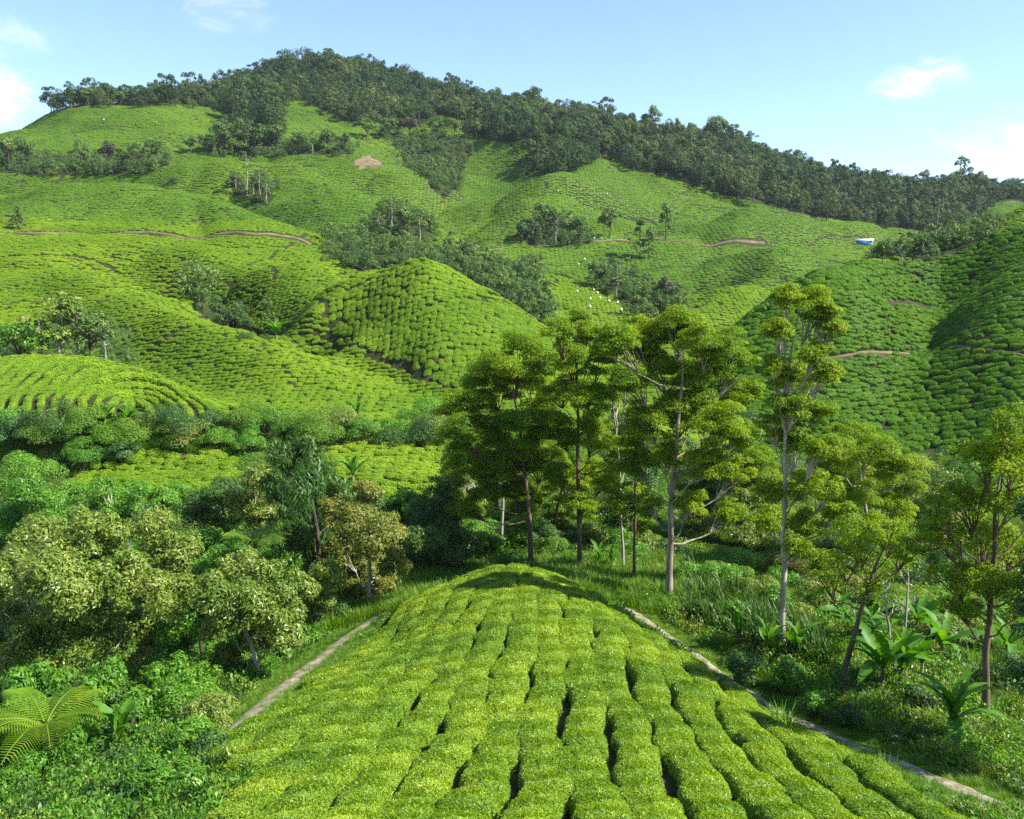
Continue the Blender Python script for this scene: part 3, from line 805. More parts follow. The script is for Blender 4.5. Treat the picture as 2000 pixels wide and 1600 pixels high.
# ------------------------------------------------------------------ undergrowth (beyond counting)
def herb_mesh(name, mat, n, ln, asp, r, h, rng, flat=1.0):
    mb = MB()
    d = sphere_dirs(n, 0.0, rng)
    p = d * (r * rng.uniform(.5, 1, n))[:, None] * np.array([1, 1, h / r])
    nrm = d + rng.normal(0, .5, (n, 3)) + np.array([0, 0, .6])
    dr = d + rng.normal(0, .6, (n, 3))
    L_ = ln * rng.uniform(.6, 1.3, n)
    mb.add(*leaves(p, dr, nrm, L_, L_ * asp))
    return mb.mesh(name, [mat])
def grass_mesh(name, mat, n, ln, wd, rng):
    mb = MB()
    a = rng.uniform(0, 6.28, n); rr = rng.uniform(0, .28, n)
    base = np.c_[rr * np.cos(a), rr * np.sin(a), np.zeros(n)]
    lean = rng.uniform(.1, .65, n); b = a + rng.normal(0, .6, n)
    dr = unit(np.c_[np.cos(b) * lean, np.sin(b) * lean, np.ones(n)])
    L_ = ln * rng.uniform(.5, 1.2, n)
    sd = np.c_[-np.sin(b), np.cos(b), np.zeros(n)] * wd * .5
    mid = base + dr * L_[:, None] * .55; tip = base + dr * L_[:, None]; tip[:, 2] -= L_ * lean * .35
    tip[:, :2] += np.c_[np.cos(b), np.sin(b)] * (L_ * lean * .35)[:, None]
    v = np.stack([base - sd, base + sd, mid + sd * .8, mid - sd * .8, tip + sd * .1, tip - sd * .1], 1).reshape(-1, 3)
    i = np.arange(n)[:, None] * 6
    q = np.concatenate([i + [0, 1, 2, 3], i + [3, 2, 4, 5]])
    mb.add(v, q)
    return mb.mesh(name, [mat])
r_ = np.random.default_rng(31)
HERBS = template_collection('herbs',
    [herb_mesh('herb', M['green'], 170, .11, .45, .5, .5, r_) for _ in range(3)] +
    [herb_mesh('herb', M['olive'], 170, .11, .38, .5, .5, r_) for _ in range(2)] +
    [herb_mesh('herb', M['dark'], 150, .13, .45, .55, .55, r_) for _ in range(2)] +
    [grass_mesh('tuft', M['grass'], 90, .5, .016, r_) for _ in range(3)] +
    [herb_mesh('herb', M['gold'], 150, .10, .4, .5, .5, r_) for _ in range(1)] +
    [grass_mesh('tuft', M['green'], 70, .75, .024, r_) for _ in range(2)])
TUFTS = template_collection('tufts', [grass_mesh('tuft', M['grass'], 70, .30, .016, r_) for _ in range(5)])
def scatter_ground(name, label, x, y, coll, smin, smax, zs=1.0, var=None):
    gx_, gy_ = grad(x, y)
    k = RNG.uniform(smin, smax, len(x))
    rot = euler_from(gx_ * .6, gy_ * .6, RNG.uniform(0, 6.28, len(x)))
    v = RNG.integers(0, len(coll.objects), len(x)) if var is None else var
    o = scatter(name, np.c_[x, y, ground(x, y) - .05], rot, np.c_[k, k, k * zs * RNG.uniform(.7, 1.3, len(x))], v, coll)
    print(name, len(x))
    return stuff(o, label, 'undergrowth')
def cand(n, y0, y1, pad=.68):
    y = np.sqrt(RNG.uniform(y0 ** 2, y1 ** 2, n)); return RNG.uniform(-pad, pad, n) * y, y
NX = np.array([p[0] for p in near_pts]); NY = np.array([p[1] for p in near_pts])
def on_near_tea(x, y, m=.75):
    out = np.zeros(len(x), bool)
    for s in range(0, len(x), 5000):
        out[s:s + 5000] = (((x[s:s + 5000, None] - NX) ** 2 + (y[s:s + 5000, None] - NY) ** 2).min(1) < m * m)
    return out
x, y = cand(34000, 14, 68)
_, _, zf, zw = zone_masks(x, y, ground(x, y))
rd = road_dist(x, y, ('left_path', 'right_path'))
keep = zw & ~on_near_tea(x, y, .9) & (rd > .9)
x, y = x[keep], y[keep]
nv = len(HERBS.objects)
pat = wav(x, y, 11, 41) + .5 * wav(x, y, 5, 42) + RNG.normal(0, .25, len(x))
var = np.clip(((pat + .8) / 1.6 * nv).astype(int), 0, nv - 1)
right = x > 4
var = np.where(right & (RNG.random(len(x)) < .55), RNG.choice([7, 8, 9, 0, 3, 4, 10, 1, 2, 3], len(x)), var)
left = (x < 1) & (y < 47)
var = np.where(left, RNG.choice([0, 1, 2, 0, 1, 5, 6, 3], len(x)), var)
scatter_ground('undergrowth', 'tangled herbs and tall grass on the valley floor', x, y, HERBS, .55, 1.25, var=var)
x, y = cand(90000, 13, 42, .62)
_, _, zf, zw = zone_masks(x, y, ground(x, y))
rd = road_dist(x, y, ('left_path', 'right_path'))
keep = zw & (rd < 1.8) & ((rd > .03) | ((rd > -.14) & (RNG.random(len(x)) < .3))) & ~on_near_tea(x, y, .62) & (RNG.random(len(x)) < np.clip(.35 + rd, .3, 1))
x, y = x[keep], y[keep]
scatter_ground('verge_grass', 'short grass along the footpath verges', x, y, TUFTS, .3, .75)
# grassy lip at the tip of the near hill
x = RNG.uniform(-9, 12, 5000); y = RNG.uniform(33, 41, 5000)
keep = ~on_near_tea(x, y, .8) & (road_dist(x, y, ('left_path', 'right_path')) > .3)
scatter_ground('verge_grass', 'tall grass beyond the tip of the near tea hill', x[keep], y[keep], TUFTS, 1.0, 2.2)

# ------------------------------------------------------------------ trees in the foreground
def tree(name, label, cat, base, lobes, leafmat, barkmat, trunk_r, leaf=.12, per=640, pad_r=(.4, .72), sub=11, flat=.6, droop=.3, asp=.42, fork=.5, seed=1, depth=.9, group=None, zmin=-.3, trunk_top=None, extra_limbs=()):
    """lobes: (pixel x, pixel y, pixel radius) of the crown's clumps; the tree stands at 'base' and its crown is as deep as it is wide"""
    rng = np.random.default_rng(seed)
    B = np.array(base, float)
    Y0 = B[1]
    root = empty(name, base)
    tag(root, label, cat, group)
    cs = []
    for (px, py, rp) in lobes:
        dist = Y0 * CP + 10 * SP
        r = rp * 1.14 * dist / F_PX
        c = np.array(at(px, py, Y0)); dy = rng.normal(0, .75) * depth * r * 1.6
        c = np.array(at(px, py, Y0 + dy))
        cs.append((c - B, r))
    top = max(cs, key=lambda q: q[0][2])[0]
    if trunk_top is not None: top = np.array(at(*trunk_top, Y0)) - B
    H = top[2]
    n = 9
    f = np.linspace(0, 1, n)
    path = np.c_[top[0] * f ** 1.5, top[1] * f ** 1.5, H * f]
    path[1:-1, :2] += np.cumsum(rng.normal(0, .05, (n - 2, 2)), 0) * min(1, H / 8)
    path[0, 2] = -.25
    rad = trunk_r * .6 * (1 - f) ** .8 + .02
    rad[0] *= 1.25
    link('trunk', mesh_np('trunk', *tube(path, rad, 9), None, [barkmat], True), root)
    crown = MB()
    for (c, r) in cs:
        zf = max(.22, min(.9, (c[2] - r * .6) / H * .88)) * rng.uniform(.8, 1.0)
        a = np.array([np.interp(zf, f, path[:, k]) for k in range(3)])
        ra = float(np.interp(zf, f, rad)) * .5
        lp = bend(a, c - np.array([0, 0, r * .2]), 7, sag=-.12 * np.linalg.norm(c - a), wob=.06, rng=rng)
        lv, lq = tube(lp, np.linspace(max(ra * .8, .025), .014, 7), 6)
        twigs = MB(); twigs.add(lv, lq)
        for s in range(sub):
            d = rng.normal(0, 1, 3); d /= np.linalg.norm(d)
            rr = rng.uniform(*pad_r) * rng.uniform(.6, 1.1) * min(1.25, max(.6, r / 1.15))
            pc = c + d * np.array([1, depth, .85]) * max(0.05, r - rr * .4) * rng.uniform(.45, 1.08)
            v, q = pad_leaves(pc, rr, int(per * (rr / .55) ** 2), leaf, rng, flat * rng.uniform(.8, 1.3), zmin, droop, asp, shell=.6, tri=True)
            crown.add(v, q)
            if s % 2 == 0:
                tp = bend(lp[4], pc - np.array([0, 0, rr * .1]), 4, wob=.03, rng=rng)
                twigs.add(*tube(tp, np.linspace(.03, .01, 4), 5))
        link('limb', twigs.mesh('limb', [barkmat], True), root)
    link('crown', crown.mesh('crown', [leafmat]), root)
    return root
def base_at(px, py): return hit(px, py)
def below(px, Y):
    u, _ = ray_uv(px, 1000); return Vector((u * Y, Y, gz(u * Y, Y)))
EUC = 'tall eucalyptus trees beyond the near hill'
tree('eucalyptus_tree', 'leaning eucalyptus with dense low crown, leftmost of the tall trees', 'tree', base_at(1038, 1108),
     [(1010,712,62),(955,755,55),(905,800,45),(892,852,38),(1050,755,55),(965,825,62),(1045,835,52),(925,900,48),(995,895,52),(1062,905,38),(945,962,36),(1012,965,34),(900,990,30)],
     M['euc'], M['bark_brown'], .19, seed=1, sub=19, group=EUC, trunk_top=(1000, 730))
tree('eucalyptus_tree', 'slim eucalyptus with pale bare stem just left of the leaning brown trunk', 'tree', base_at(980, 1078),
     [(985,845,34),(940,880,34),(1010,905,30),(965,930,34),(905,925,30),(925,1000,26)], M['euc'], M['bark_pale'], .12, seed=2, group=EUC)
tree('eucalyptus_tree', 'tall narrow eucalyptus with straight dark trunk, small yellowish top', 'tree', base_at(1133, 1117),
     [(1120,628,40),(1088,650,30),(1155,652,34),(1112,700,38),(1165,705,34),(1088,760,34),(1152,778,42),(1100,838,38),(1172,850,38),(1130,915,42),(1182,930,34),(1088,930,30),(1140,985,32)],
     M['euc'], M['bark_brown'], .17, seed=3, sub=16, group=EUC, trunk_top=(1125, 630))
tree('eucalyptus_tree', 'thin young eucalyptus right beside the straight dark trunk', 'tree', base_at(1218, 1122),
     [(1205,690,36),(1228,745,32),(1200,770,30),(1222,880,32),(1200,945,30),(1245,965,28)], M['euc'], M['bark_pale'], .08, seed=4, group=EUC)
tree('eucalyptus_tree', 'thin eucalyptus pole between the dark trunk and the spreading crown', 'tree', base_at(1236, 1140),
     [(1240,850,34),(1262,905,30),(1225,985,28),(1255,1020,26)], M['euc'], M['bark_brown'], .09, seed=5, group=EUC)
tree('eucalyptus_tree', 'largest eucalyptus with broad umbrella crown and forked pale limbs', 'tree', base_at(1307, 1172),
     [(1320,645,56),(1252,655,48),(1198,672,38),(1390,668,48),(1440,702,38),(1290,715,52),(1370,738,50),(1442,770,38),(1230,745,42),(1330,800,54),(1262,820,42),(1400,828,46),(1450,842,34),(1300,882,40),(1380,900,42),(1240,905,34),(1440,922,36),(1425,1000,32),(1350,985,30),(1268,985,30)],
     M['euc'], M['bark_mixed'], .22, seed=6, sub=19, group=EUC, trunk_top=(1335, 680))
tree('eucalyptus_tree', 'very tall slender eucalyptus with layered crown and white trunk', 'tree', base_at(1528, 1272),
     [(1530,585,32),(1580,592,38),(1612,602,28),(1520,645,28),(1622,640,28),(1590,685,28),(1520,722,36),(1562,742,40),(1612,728,28),(1540,792,38),(1592,802,36),(1510,832,32),(1560,862,36),(1600,872,28),(1570,942,42),(1502,962,32),(1622,962,32),(1582,1022,36),(1500,1015,28),(1640,1005,28),(1560,1068,28),(1605,1100,24)],
     M['euc_bright'], M['bark_pale'], .15, seed=7, sub=14, group=EUC, trunk_top=(1560, 610))
tree('eucalyptus_tree', 'short forked tree with thin feathery crown beside the white trunk', 'tree', base_at(1645, 1342),
     [(1682,1062,42),(1742,1042,42),(1640,1102,36),(1722,1112,40),(1772,1082,32),(1690,1152,32),(1612,1142,28),(1660,1030,32)],
     M['euc'], M['bark_brown'], .14, seed=8, sub=9, per=260, group=EUC)
tree('eucalyptus_tree', 'rounded bright green tree standing behind the white trunk', 'tree', base_at(1700, 1130),
     [(1640,902,48),(1690,872,48),(1740,902,48),(1772,945,38),(1700,942,56),(1650,972,48),(1750,1002,42),(1645,850,34),(1700,1030,40)],
     M['euc_bright'], M['bark_pale'], .16, seed=9, sub=16, group=EUC)
tree('eucalyptus_tree', 'dense backlit tree filling the right edge', 'tree', base_at(1925, 1402),
     [(1982,832,46),(1930,902,54),(1995,905,56),(1880,962,50),(1950,982,56),(1850,1042,46),(1922,1062,56),(1995,1065,50),(1862,1122,46),(1932,1142,46),(1835,1000,36),(1995,1165,44),(1882,1182,38),(2040,960,56),(2050,1080,50)],
     M['euc_bright'], M['bark_brown'], .15, leaf=.11, per=520, pad_r=(.36, .6), sub=14, seed=10, group=EUC, trunk_top=(1965, 880), flat=.9)
BEH = 'trees filling the gaps behind the tall eucalyptus'
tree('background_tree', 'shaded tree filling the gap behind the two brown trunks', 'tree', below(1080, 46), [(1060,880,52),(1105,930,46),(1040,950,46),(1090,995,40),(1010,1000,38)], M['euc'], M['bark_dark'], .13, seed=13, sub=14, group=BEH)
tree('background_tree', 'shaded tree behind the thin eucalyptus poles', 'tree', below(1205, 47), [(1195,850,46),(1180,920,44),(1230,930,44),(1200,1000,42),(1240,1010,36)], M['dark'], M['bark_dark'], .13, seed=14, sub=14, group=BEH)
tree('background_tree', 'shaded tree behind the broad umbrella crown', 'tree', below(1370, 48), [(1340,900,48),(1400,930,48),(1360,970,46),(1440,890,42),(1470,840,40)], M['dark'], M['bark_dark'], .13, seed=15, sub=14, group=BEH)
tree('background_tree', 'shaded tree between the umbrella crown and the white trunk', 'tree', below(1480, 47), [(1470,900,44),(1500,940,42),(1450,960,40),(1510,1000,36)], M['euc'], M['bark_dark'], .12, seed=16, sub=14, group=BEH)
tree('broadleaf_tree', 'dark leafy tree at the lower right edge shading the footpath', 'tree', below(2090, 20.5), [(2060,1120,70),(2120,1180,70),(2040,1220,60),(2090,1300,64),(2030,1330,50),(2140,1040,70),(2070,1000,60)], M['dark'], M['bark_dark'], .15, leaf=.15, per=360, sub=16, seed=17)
tree('broadleaf_tree', 'yellow-green tree directly left of the leaning eucalyptus', 'tree', below(905, 47), [(905,890,40),(880,930,38),(930,960,36),(890,985,34)], M['olive'], M['bark_pale'], .1, seed=18, sub=13, group=BEH)
SAP = 'thin saplings among the banana plants'
tree('sapling', 'thin bare-stemmed sapling, left of a pair among banana plants', 'tree', base_at(1738, 1278), [(1730,1130,26),(1750,1160,24),(1715,1170,22)], M['euc'], M['bark_pale'], .06, seed=11, per=90, sub=4, group=SAP)
tree('sapling', 'thin bare-stemmed sapling, right of a pair among banana plants', 'tree', base_at(1768, 1282), [(1772,1110,28),(1790,1150,24),(1760,1170,20)], M['euc_bright'], M['bark_pale'], .06, seed=12, per=90, sub=4, group=SAP)

OLV = 'olive-leaved trees left of the footpath'
od = dict(leaf=.155, per=430, pad_r=(.42, .72), sub=16, flat=.8, droop=.5, asp=.42, zmin=-.6)
tree('olive_leaf_tree', 'olive flowering tree with bronze tips at the left edge', 'tree', below(60, 28), [(95,1065,62),(40,1130,62),(120,1140,62),(20,1225,60),(90,1225,62),(50,1310,55),(120,1310,48),(-40,1150,60),(-50,1260,60)], M['olive'], M['bark_pale'], .16, seed=21, group=OLV, **od)
tree('olive_leaf_tree', 'olive flowering tree with bronze tips, middle of the left thicket', 'tree', below(190, 29), [(190,1042,58),(160,1125,62),(235,1105,56),(190,1210,62),(245,1215,48),(180,1300,48),(230,1300,42)], M['olive'], M['bark_pale'], .15, seed=22, group=OLV, **od)
tree('olive_leaf_tree', 'olive flowering tree next to the forked white-stemmed tree', 'tree', below(300, 30), [(300,1040,52),(345,1085,46),(285,1120,52),(330,1160,48),(290,1230,46),(300,1290,34)], M['olive'], M['bark_pale'], .14, seed=23, group=OLV, **od)
tree('broadleaf_tree', 'forked tree with white stems beside the left footpath', 'tree', base_at(506, 1322), [(470,1105,46),(522,1130,46),(432,1150,44),(482,1180,54),(542,1192,42),(430,1222,38),(505,1240,42),(562,1242,28),(450,1280,28)], M['olive'], M['bark_pale'], .11, seed=24, group=OLV, **od)
tree('broadleaf_tree', 'bright green leafy tree between the olive thicket and the forked tree', 'tree', below(380, 29.5), [(385,1190,44),(350,1235,44),(400,1255,40),(370,1300,42),(330,1330,40)], M['green'], M['bark_dark'], .1, seed=34, group=OLV, **od)
tree('broadleaf_tree', 'vine-covered dark tree below the olive thicket', 'tree', below(210, 25.5), [(190,1330,48),(250,1345,46),(150,1370,44),(220,1395,42),(290,1370,36),(110,1345,44)], M['green'], M['bark_dark'], .1, seed=35, group=OLV, **od)
tree('broadleaf_tree', 'small leafy tree between the forked tree and the drooping tree', 'tree', below(600, 32), [(590,1140,36),(625,1170,34),(575,1185,34),(640,1125,32)], M['olive'], M['bark_dark'], .09, seed=36, group=OLV, **od)
tree('broadleaf_tree', 'leafy tree behind the forked tree, right of the tree fern', 'tree', below(430, 36), [(400,1060,44),(445,1085,42),(420,1110,42),(380,1110,40),(545,1090,38)], M['green'], M['bark_dark'], .1, seed=37, group=OLV, **od)
tree('broadleaf_tree', 'bright green leafy tree hanging over the lower end of the footpath', 'tree', below(335, 24.5), [(330,1320,46),(382,1352,42),(298,1372,46),(350,1402,42),(405,1395,32),(300,1440,36)], M['green'], M['bark_dark'], .08, seed=38, group=OLV, **od)
tree('broadleaf_tree', 'bright green leafy tree behind the large tree fern', 'tree', below(110, 25), [(60,1338,46),(130,1372,46),(190,1410,42),(30,1395,42),(150,1440,36)], M['green'], M['bark_dark'], .08, seed=39, group=OLV, **od)
tree('conifer_tree', 'dark drooping tree with bare lower twigs left of the tip of the near hill', 'tree', below(625, 36), [(588,872,26),(555,905,32),(620,915,36),(590,958,46),(538,960,32),(652,968,38),(600,1012,50),(558,1042,38),(652,1042,38),(610,1082,38)], M['dark'], M['bark_dark'], .17, seed=25, leaf=.28, per=300, pad_r=(.4, .65), sub=12, flat=1.2, droop=1.3, asp=.2, zmin=-.8)
tree('golden_leaf_tree', 'yellow-green tree with drooping twigs at the foot of the near hill', 'tree', below(715, 35), [(690,1020,42),(742,1050,42),(680,1082,42),(732,1110,42),(692,1142,36),(762,1092,32),(652,1002,32),(720,962,28),(745,1150,26)], M['gold'], M['bark_pale'], .12, seed=26, **od)
gd = dict(leaf=.155, per=380, pad_r=(.42, .72), sub=14, flat=.8, droop=.3, asp=.42, zmin=-.5)
GRN = 'leafy trees on the valley floor'
tree('broadleaf_tree', 'dark green leafy tree left of the slim pale trunk', 'tree', below(875, 40), [(832,1000,40),(882,1020,38),(862,962,34),(822,1050,38),(900,1060,36),(870,1085,30)], M['dark'], M['bark_dark'], .12, seed=27, group=GRN, **gd)
tree('broadleaf_tree', 'dark green leafy tree below the left tea plot', 'tree', below(430, 42), [(432,965,38),(385,992,38),(470,1000,36),(420,1030,38)], M['dark'], M['bark_dark'], .11, seed=28, group=GRN, **gd)
tree('broadleaf_tree', 'gold-tinged leafy tree left of the dark drooping tree', 'tree', below(490, 40), [(500,935,36),(520,985,38),(470,985,32),(510,1030,34)], M['olive'], M['bark_pale'], .11, seed=29, group=GRN, **gd)
tree('broadleaf_tree', 'bright green tree behind the olive thicket', 'tree', below(230, 40), [(200,960,34),(250,985,36),(290,970,30),(220,1010,34)], M['green'], M['bark_pale'], .1, seed=30, group=GRN, **gd)
tree('broadleaf_tree', 'bright green tree at the left edge above the thicket', 'tree', below(60, 42), [(40,960,42),(90,985,42),(30,1010,40),(110,1030,36)], M['green'], M['bark_pale'], .1, seed=31, group=GRN, **gd)
tree('broadleaf_tree', 'shaded tree between the tall trunk and the white trunk', 'tree', below(1440, 44), [(1420,1010,36),(1470,980,38),(1450,1040,34),(1490,1030,30)], M['olive'], M['bark_dark'], .1, seed=32, group=GRN, **gd)
tree('broadleaf_tree', 'grey-green shrub tree right of the rounded bright tree', 'tree', below(1830, 44), [(1800,1000,34),(1840,960,36),(1860,1010,34),(1820,1050,34)], M['olive'], M['bark_dark'], .1, seed=33, group=GRN, **gd)

# shrubs: one leafy mesh on short stems each
def shrub(name, label, px, py, wpx, hpx, mat, seed, leaf=.14, cat='shrub', group=None, Y=None, dens=1.0, asp=.4):
    rng = np.random.default_rng(seed)
    b = hit(px, py) if Y is None else below(px, Y)
    k = (b[1] * CP - b[2] * SP) / F_PX
    w, h = wpx * k * .5, hpx * k
    root = empty(name, b); tag(root, label, cat, group)
    mb = MB(); st = MB()
    for s in range(int(9 * dens) + 4):
        a = rng.uniform(0, 6.28); q = math.sqrt(rng.random())
        pc = np.array([math.cos(a) * q * w * .8, math.sin(a) * q * w * .8, h * (.72 - .42 * q * q) * rng.uniform(.75, 1.1)])
        rr = w * rng.uniform(.28, .45)
        mb.add(*pad_leaves(pc, rr, int(min(520, 170 * (rr / leaf / 2.5) ** 1.6) * dens) + 50, leaf, rng, .75, -.35, .3, asp, tri=True))
        st.add(*tube(bend((pc[0] * .15, pc[1] * .15, -.1), pc, 4, wob=.03, rng=rng), np.linspace(.035, .012, 4), 5))
    link('stems', st.mesh('stems', [M['bark_dark']], True), root)
    link('foliage', mb.mesh('foliage', [mat]), root)
    return root
SH = 'shrubs around the valley floor'
SHRUBS = [
 (45,868,120,62,'blue','bluish shrub at the left edge under the curved tea rows'),
 (120,862,100,48,'green','broad green shrub directly under the curved tea rows'),
 (205,862,100,44,'green','green shrub under the left banana clump'),
 (165,915,100,64,'green','round green shrub left of the pale bluish one'),
 (242,902,70,52,'blue','pale bluish round shrub beside the left tea plot'),
 (60,958,130,92,'green','large round green shrub at the left edge'),
 (140,985,80,50,'green','green shrub at the lower left corner of the tea plot'),
 (310,858,80,36,'grass','yellow-green shrub behind the left tea plot'),
 (430,872,80,46,'green','green shrub behind the left tea plot, near its right end'),
 (490,890,70,60,'green','green shrub right of the left tea plot'),
 (560,850,90,48,'green','green shrub below the bright spur of tea'),
 (610,872,110,52,'green','broad green shrub left of the middle tea plot'),
 (690,848,80,40,'olive','olive shrub above the middle tea plot'),
 (770,856,90,44,'green','green shrub directly behind the middle tea plot'),
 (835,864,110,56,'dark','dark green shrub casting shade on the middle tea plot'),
 (400,1338,90,84,'green','bright green shrub under the forked white-stemmed tree'),
 (340,1398,110,90,'green','bright green shrub left of the lower end of the footpath'),
 (260,1440,110,90,'green','green shrub beside the young banana plant'),
 (420,1420,70,52,'grass','low light green shrub beside the lower footpath'),
 (150,1420,110,70,'dark','dark shrub right of the tree fern'),
 (590,1258,80,62,'green','green shrub at the verge beside the forked tree'),
 (650,1215,80,66,'dark','dark shrub by the footpath below the yellow-green tree'),
 (550,1290,60,48,'green','small green shrub at the base of the forked tree'),
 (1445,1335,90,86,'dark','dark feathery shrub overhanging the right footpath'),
 (1535,1342,80,66,'green','green feathery shrub right of the white trunk'),
 (1590,1402,80,56,'green','green shrub beyond the bend of the right footpath'),
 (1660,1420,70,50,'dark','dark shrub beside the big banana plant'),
 (1480,1180,110,70,'olive','olive shrub right of the maize patch'),
 (1420,1120,100,66,'green','light green shrub behind the maize patch'),
 (1600,1190,90,60,'olive','olive shrub behind the white trunk'),
 (1560,1120,90,56,'green','green shrub far behind the white trunk'),
 (1240,1095,70,40,'green','green shrub between the thin eucalyptus poles'),
 (1080,1085,80,44,'grass','light green shrub between the two brown trunks'),
 (940,1082,90,52,'green','green shrub left of the slim pale trunk'),
 (800,1118,90,52,'dark','dark shrub left of the tip of the near hill'),
 (1860,1120,90,60,'dark','dark shrub behind the right edge tree'),
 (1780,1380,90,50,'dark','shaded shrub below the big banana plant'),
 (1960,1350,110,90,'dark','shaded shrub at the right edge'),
]
def shrub_row(place, items):
    for i, (px, py, w, h, mk) in enumerate(sorted(items)):
        SHRUBS.append((px, py, w, h, mk, f'{ORD[i]} from left of the low shrubs {place}'))
rr_ = random.Random(3)
def spread(n, x0, x1, y0, y1, kinds, w0, w1):
    out = []
    for k in range(n):
        f = (k + rr_.random()) / n
        w = rr_.uniform(w0, w1)
        out.append((round(x0 + (x1 - x0) * f), round(rr_.uniform(y0, y1)), w, w * rr_.uniform(.5, .75), rr_.choice(kinds)))
    return out
shrub_row('along the foot of the left hills', spread(18, 0, 900, 838, 876, ['green', 'green', 'olive', 'dark', 'grass', 'green'], 80, 130))
shrub_row('under the tall eucalyptus trunks', spread(12, 900, 1330, 1050, 1095, ['green', 'dark', 'olive', 'green'], 60, 100))
shrub_row('on the sunny bank right of the largest trunk', spread(20, 1340, 1720, 1030, 1170, ['olive', 'green', 'gold', 'green', 'grass'], 70, 120))
shrub_row('around the banana plants', spread(20, 1600, 1990, 1130, 1300, ['green', 'dark', 'olive'], 60, 110))
shrub_row('at the far foot of the right tea slope', spread(14, 1400, 1990, 900, 985, ['green', 'dark', 'olive', 'dark'], 80, 120))
shrub_row('between the left thicket and the tea plots', spread(16, 0, 860, 985, 1050, ['green', 'dark', 'olive', 'green'], 70, 110))
shrub_row('along the right footpath', spread(12, 1350, 1900, 1195, 1215, ['green', 'olive', 'dark', 'green'], 60, 95))
shrub_row('below the olive trees at left', spread(14, -20, 430, 1310, 1440, ['green', 'green', 'olive', 'dark'], 110, 170))
shrub_row('filling the lower left corner', spread(12, 0, 420, 1430, 1560, ['green', 'green', 'dark'], 90, 140))
for i, (px, py, w, h, mk, lb) in enumerate(SHRUBS):
    shrub('shrub', lb, px, py, w, h, M[mk], 100 + i, leaf=.13 if py < 1000 else .11, group=SH)
# --STAGE3 END

# ------------------------------------------------------------------ trees of the valley and the far hills
def far_tree_meshes(kind, mat, barkmat, seed):
    """trunk and crown of one tree about 8 m tall"""
    rng = np.random.default_rng(seed)
    tr, cr = MB(), MB()
    def limb(a, b, r0, r1): tr.add(*tube(bend(a, b, 5, wob=.1, rng=rng), np.linspace(r0, r1, 5), 5))
    if kind == 'round':
        limb((0, 0, -.4), (rng.normal(0, .2), rng.normal(0, .2), 5), .2, .06)
        for k in range(16):
            d = sphere_dirs(1, -.45, rng)[0]
            c = np.array([0, 0, 4.9]) + d * np.array([2.4, 2.4, 2.3]) * rng.uniform(.55, 1)
            limb((0, 0, 2.6 + rng.random()), c, .07, .02)
            cr.add(*pad_leaves(c, rng.uniform(.8, 1.35), 85, .5, rng, .75, -.4, .3, .5))
    elif kind == 'umbrella':
        limb((0, 0, -.4), (rng.normal(0, .3), rng.normal(0, .3), 7.4), .17, .04)
        for k in range(15):
            z = rng.uniform(3.8, 8.0); rr = (2.3 if z > 5.5 else 1.7) * math.sqrt(rng.random())
            a = rng.uniform(0, 6.28); c = np.array([rr * math.cos(a), rr * math.sin(a), z - rr * .3])
            limb((0, 0, z - 1.8), c, .06, .02)
            cr.add(*pad_leaves(c, rng.uniform(.6, 1.05), 70, .42, rng, .5, -.2, .3, .45))
    elif kind == 'column':
        limb((0, 0, -.4), (0, 0, 7.8), .16, .03)
        for k in range(22):
            z = rng.uniform(1.4, 8.2); rr = 1.15 * (1 - (z - 1) / 8.5) + .25
            a = rng.uniform(0, 6.28); c = np.array([rr * math.cos(a), rr * math.sin(a), z])
            limb((0, 0, z - .4), c, .04, .015)
            cr.add(*pad_leaves(c, rng.uniform(.5, .85), 60, .42, rng, .9, -.5, .6, .4))
    elif kind == 'conifer':
        limb((0, 0, -.4), (0, 0, 8), .15, .02)
        for k in range(26):
            f = k / 26; z = 1 + 7 * f; rr = 2.0 * (1 - f) + .2
            for a in rng.uniform(0, 6.28, 2):
                c = np.array([rr * .7 * math.cos(a), rr * .7 * math.sin(a), z - .2])
                cr.add(*pad_leaves(c, .35 + rr * .33, 26, .45, rng, .45, -.4, .5, .4))
    elif kind == 'sparse':
        limb((0, 0, -.4), (rng.normal(0, .2), 0, 8), .14, .03)
        for k in range(9):
            z = rng.uniform(5.2, 8.1); a = rng.uniform(0, 6.28); rr = rng.uniform(.2, 1.2)
            c = np.array([rr * math.cos(a), rr * math.sin(a), z])
            limb((0, 0, z - .7), c, .04, .015)
            cr.add(*pad_leaves(c, rng.uniform(.35, .6), 36, .36, rng, .7, -.3, .3, .4))
        for k in range(7):
            z = rng.uniform(2.5, 6); a = rng.uniform(0, 6.28)
            limb((0, 0, z), (.9 * math.cos(a), .9 * math.sin(a), z + .4), .03, .01)
    elif kind == 'bush':
        for k in range(11):
            a = rng.uniform(0, 6.28); q = math.sqrt(rng.random()) * 3.0
            c = np.array([q * math.cos(a), q * math.sin(a), 3.6 - q * .6 + rng.uniform(-.6, .6)])
            limb((0, 0, -.3), c, .1, .03)
            cr.add(*pad_leaves(c, rng.uniform(1.1, 1.7), 90, .5, rng, .8, -.5, .3, .5))
    return tr.mesh('trunk', [barkmat], True), cr.mesh('crown', [mat])
KINDS = {}
for kind in ('round', 'umbrella', 'column', 'conifer', 'sparse', 'bush'):
    KINDS[kind] = [far_tree_meshes(kind, M['midtree'], M['bark_pale'] if kind in ('umbrella', 'sparse') else M['bark_dark'], 50 + 7 * k + len(kind)) for k in range(3)]
KINDS['brown'] = [far_tree_meshes('round', M['brownish'], M['bark_dark'], 77)]
KINDS['greenround'] = [far_tree_meshes('round', M['green'], M['bark_dark'], 78)]
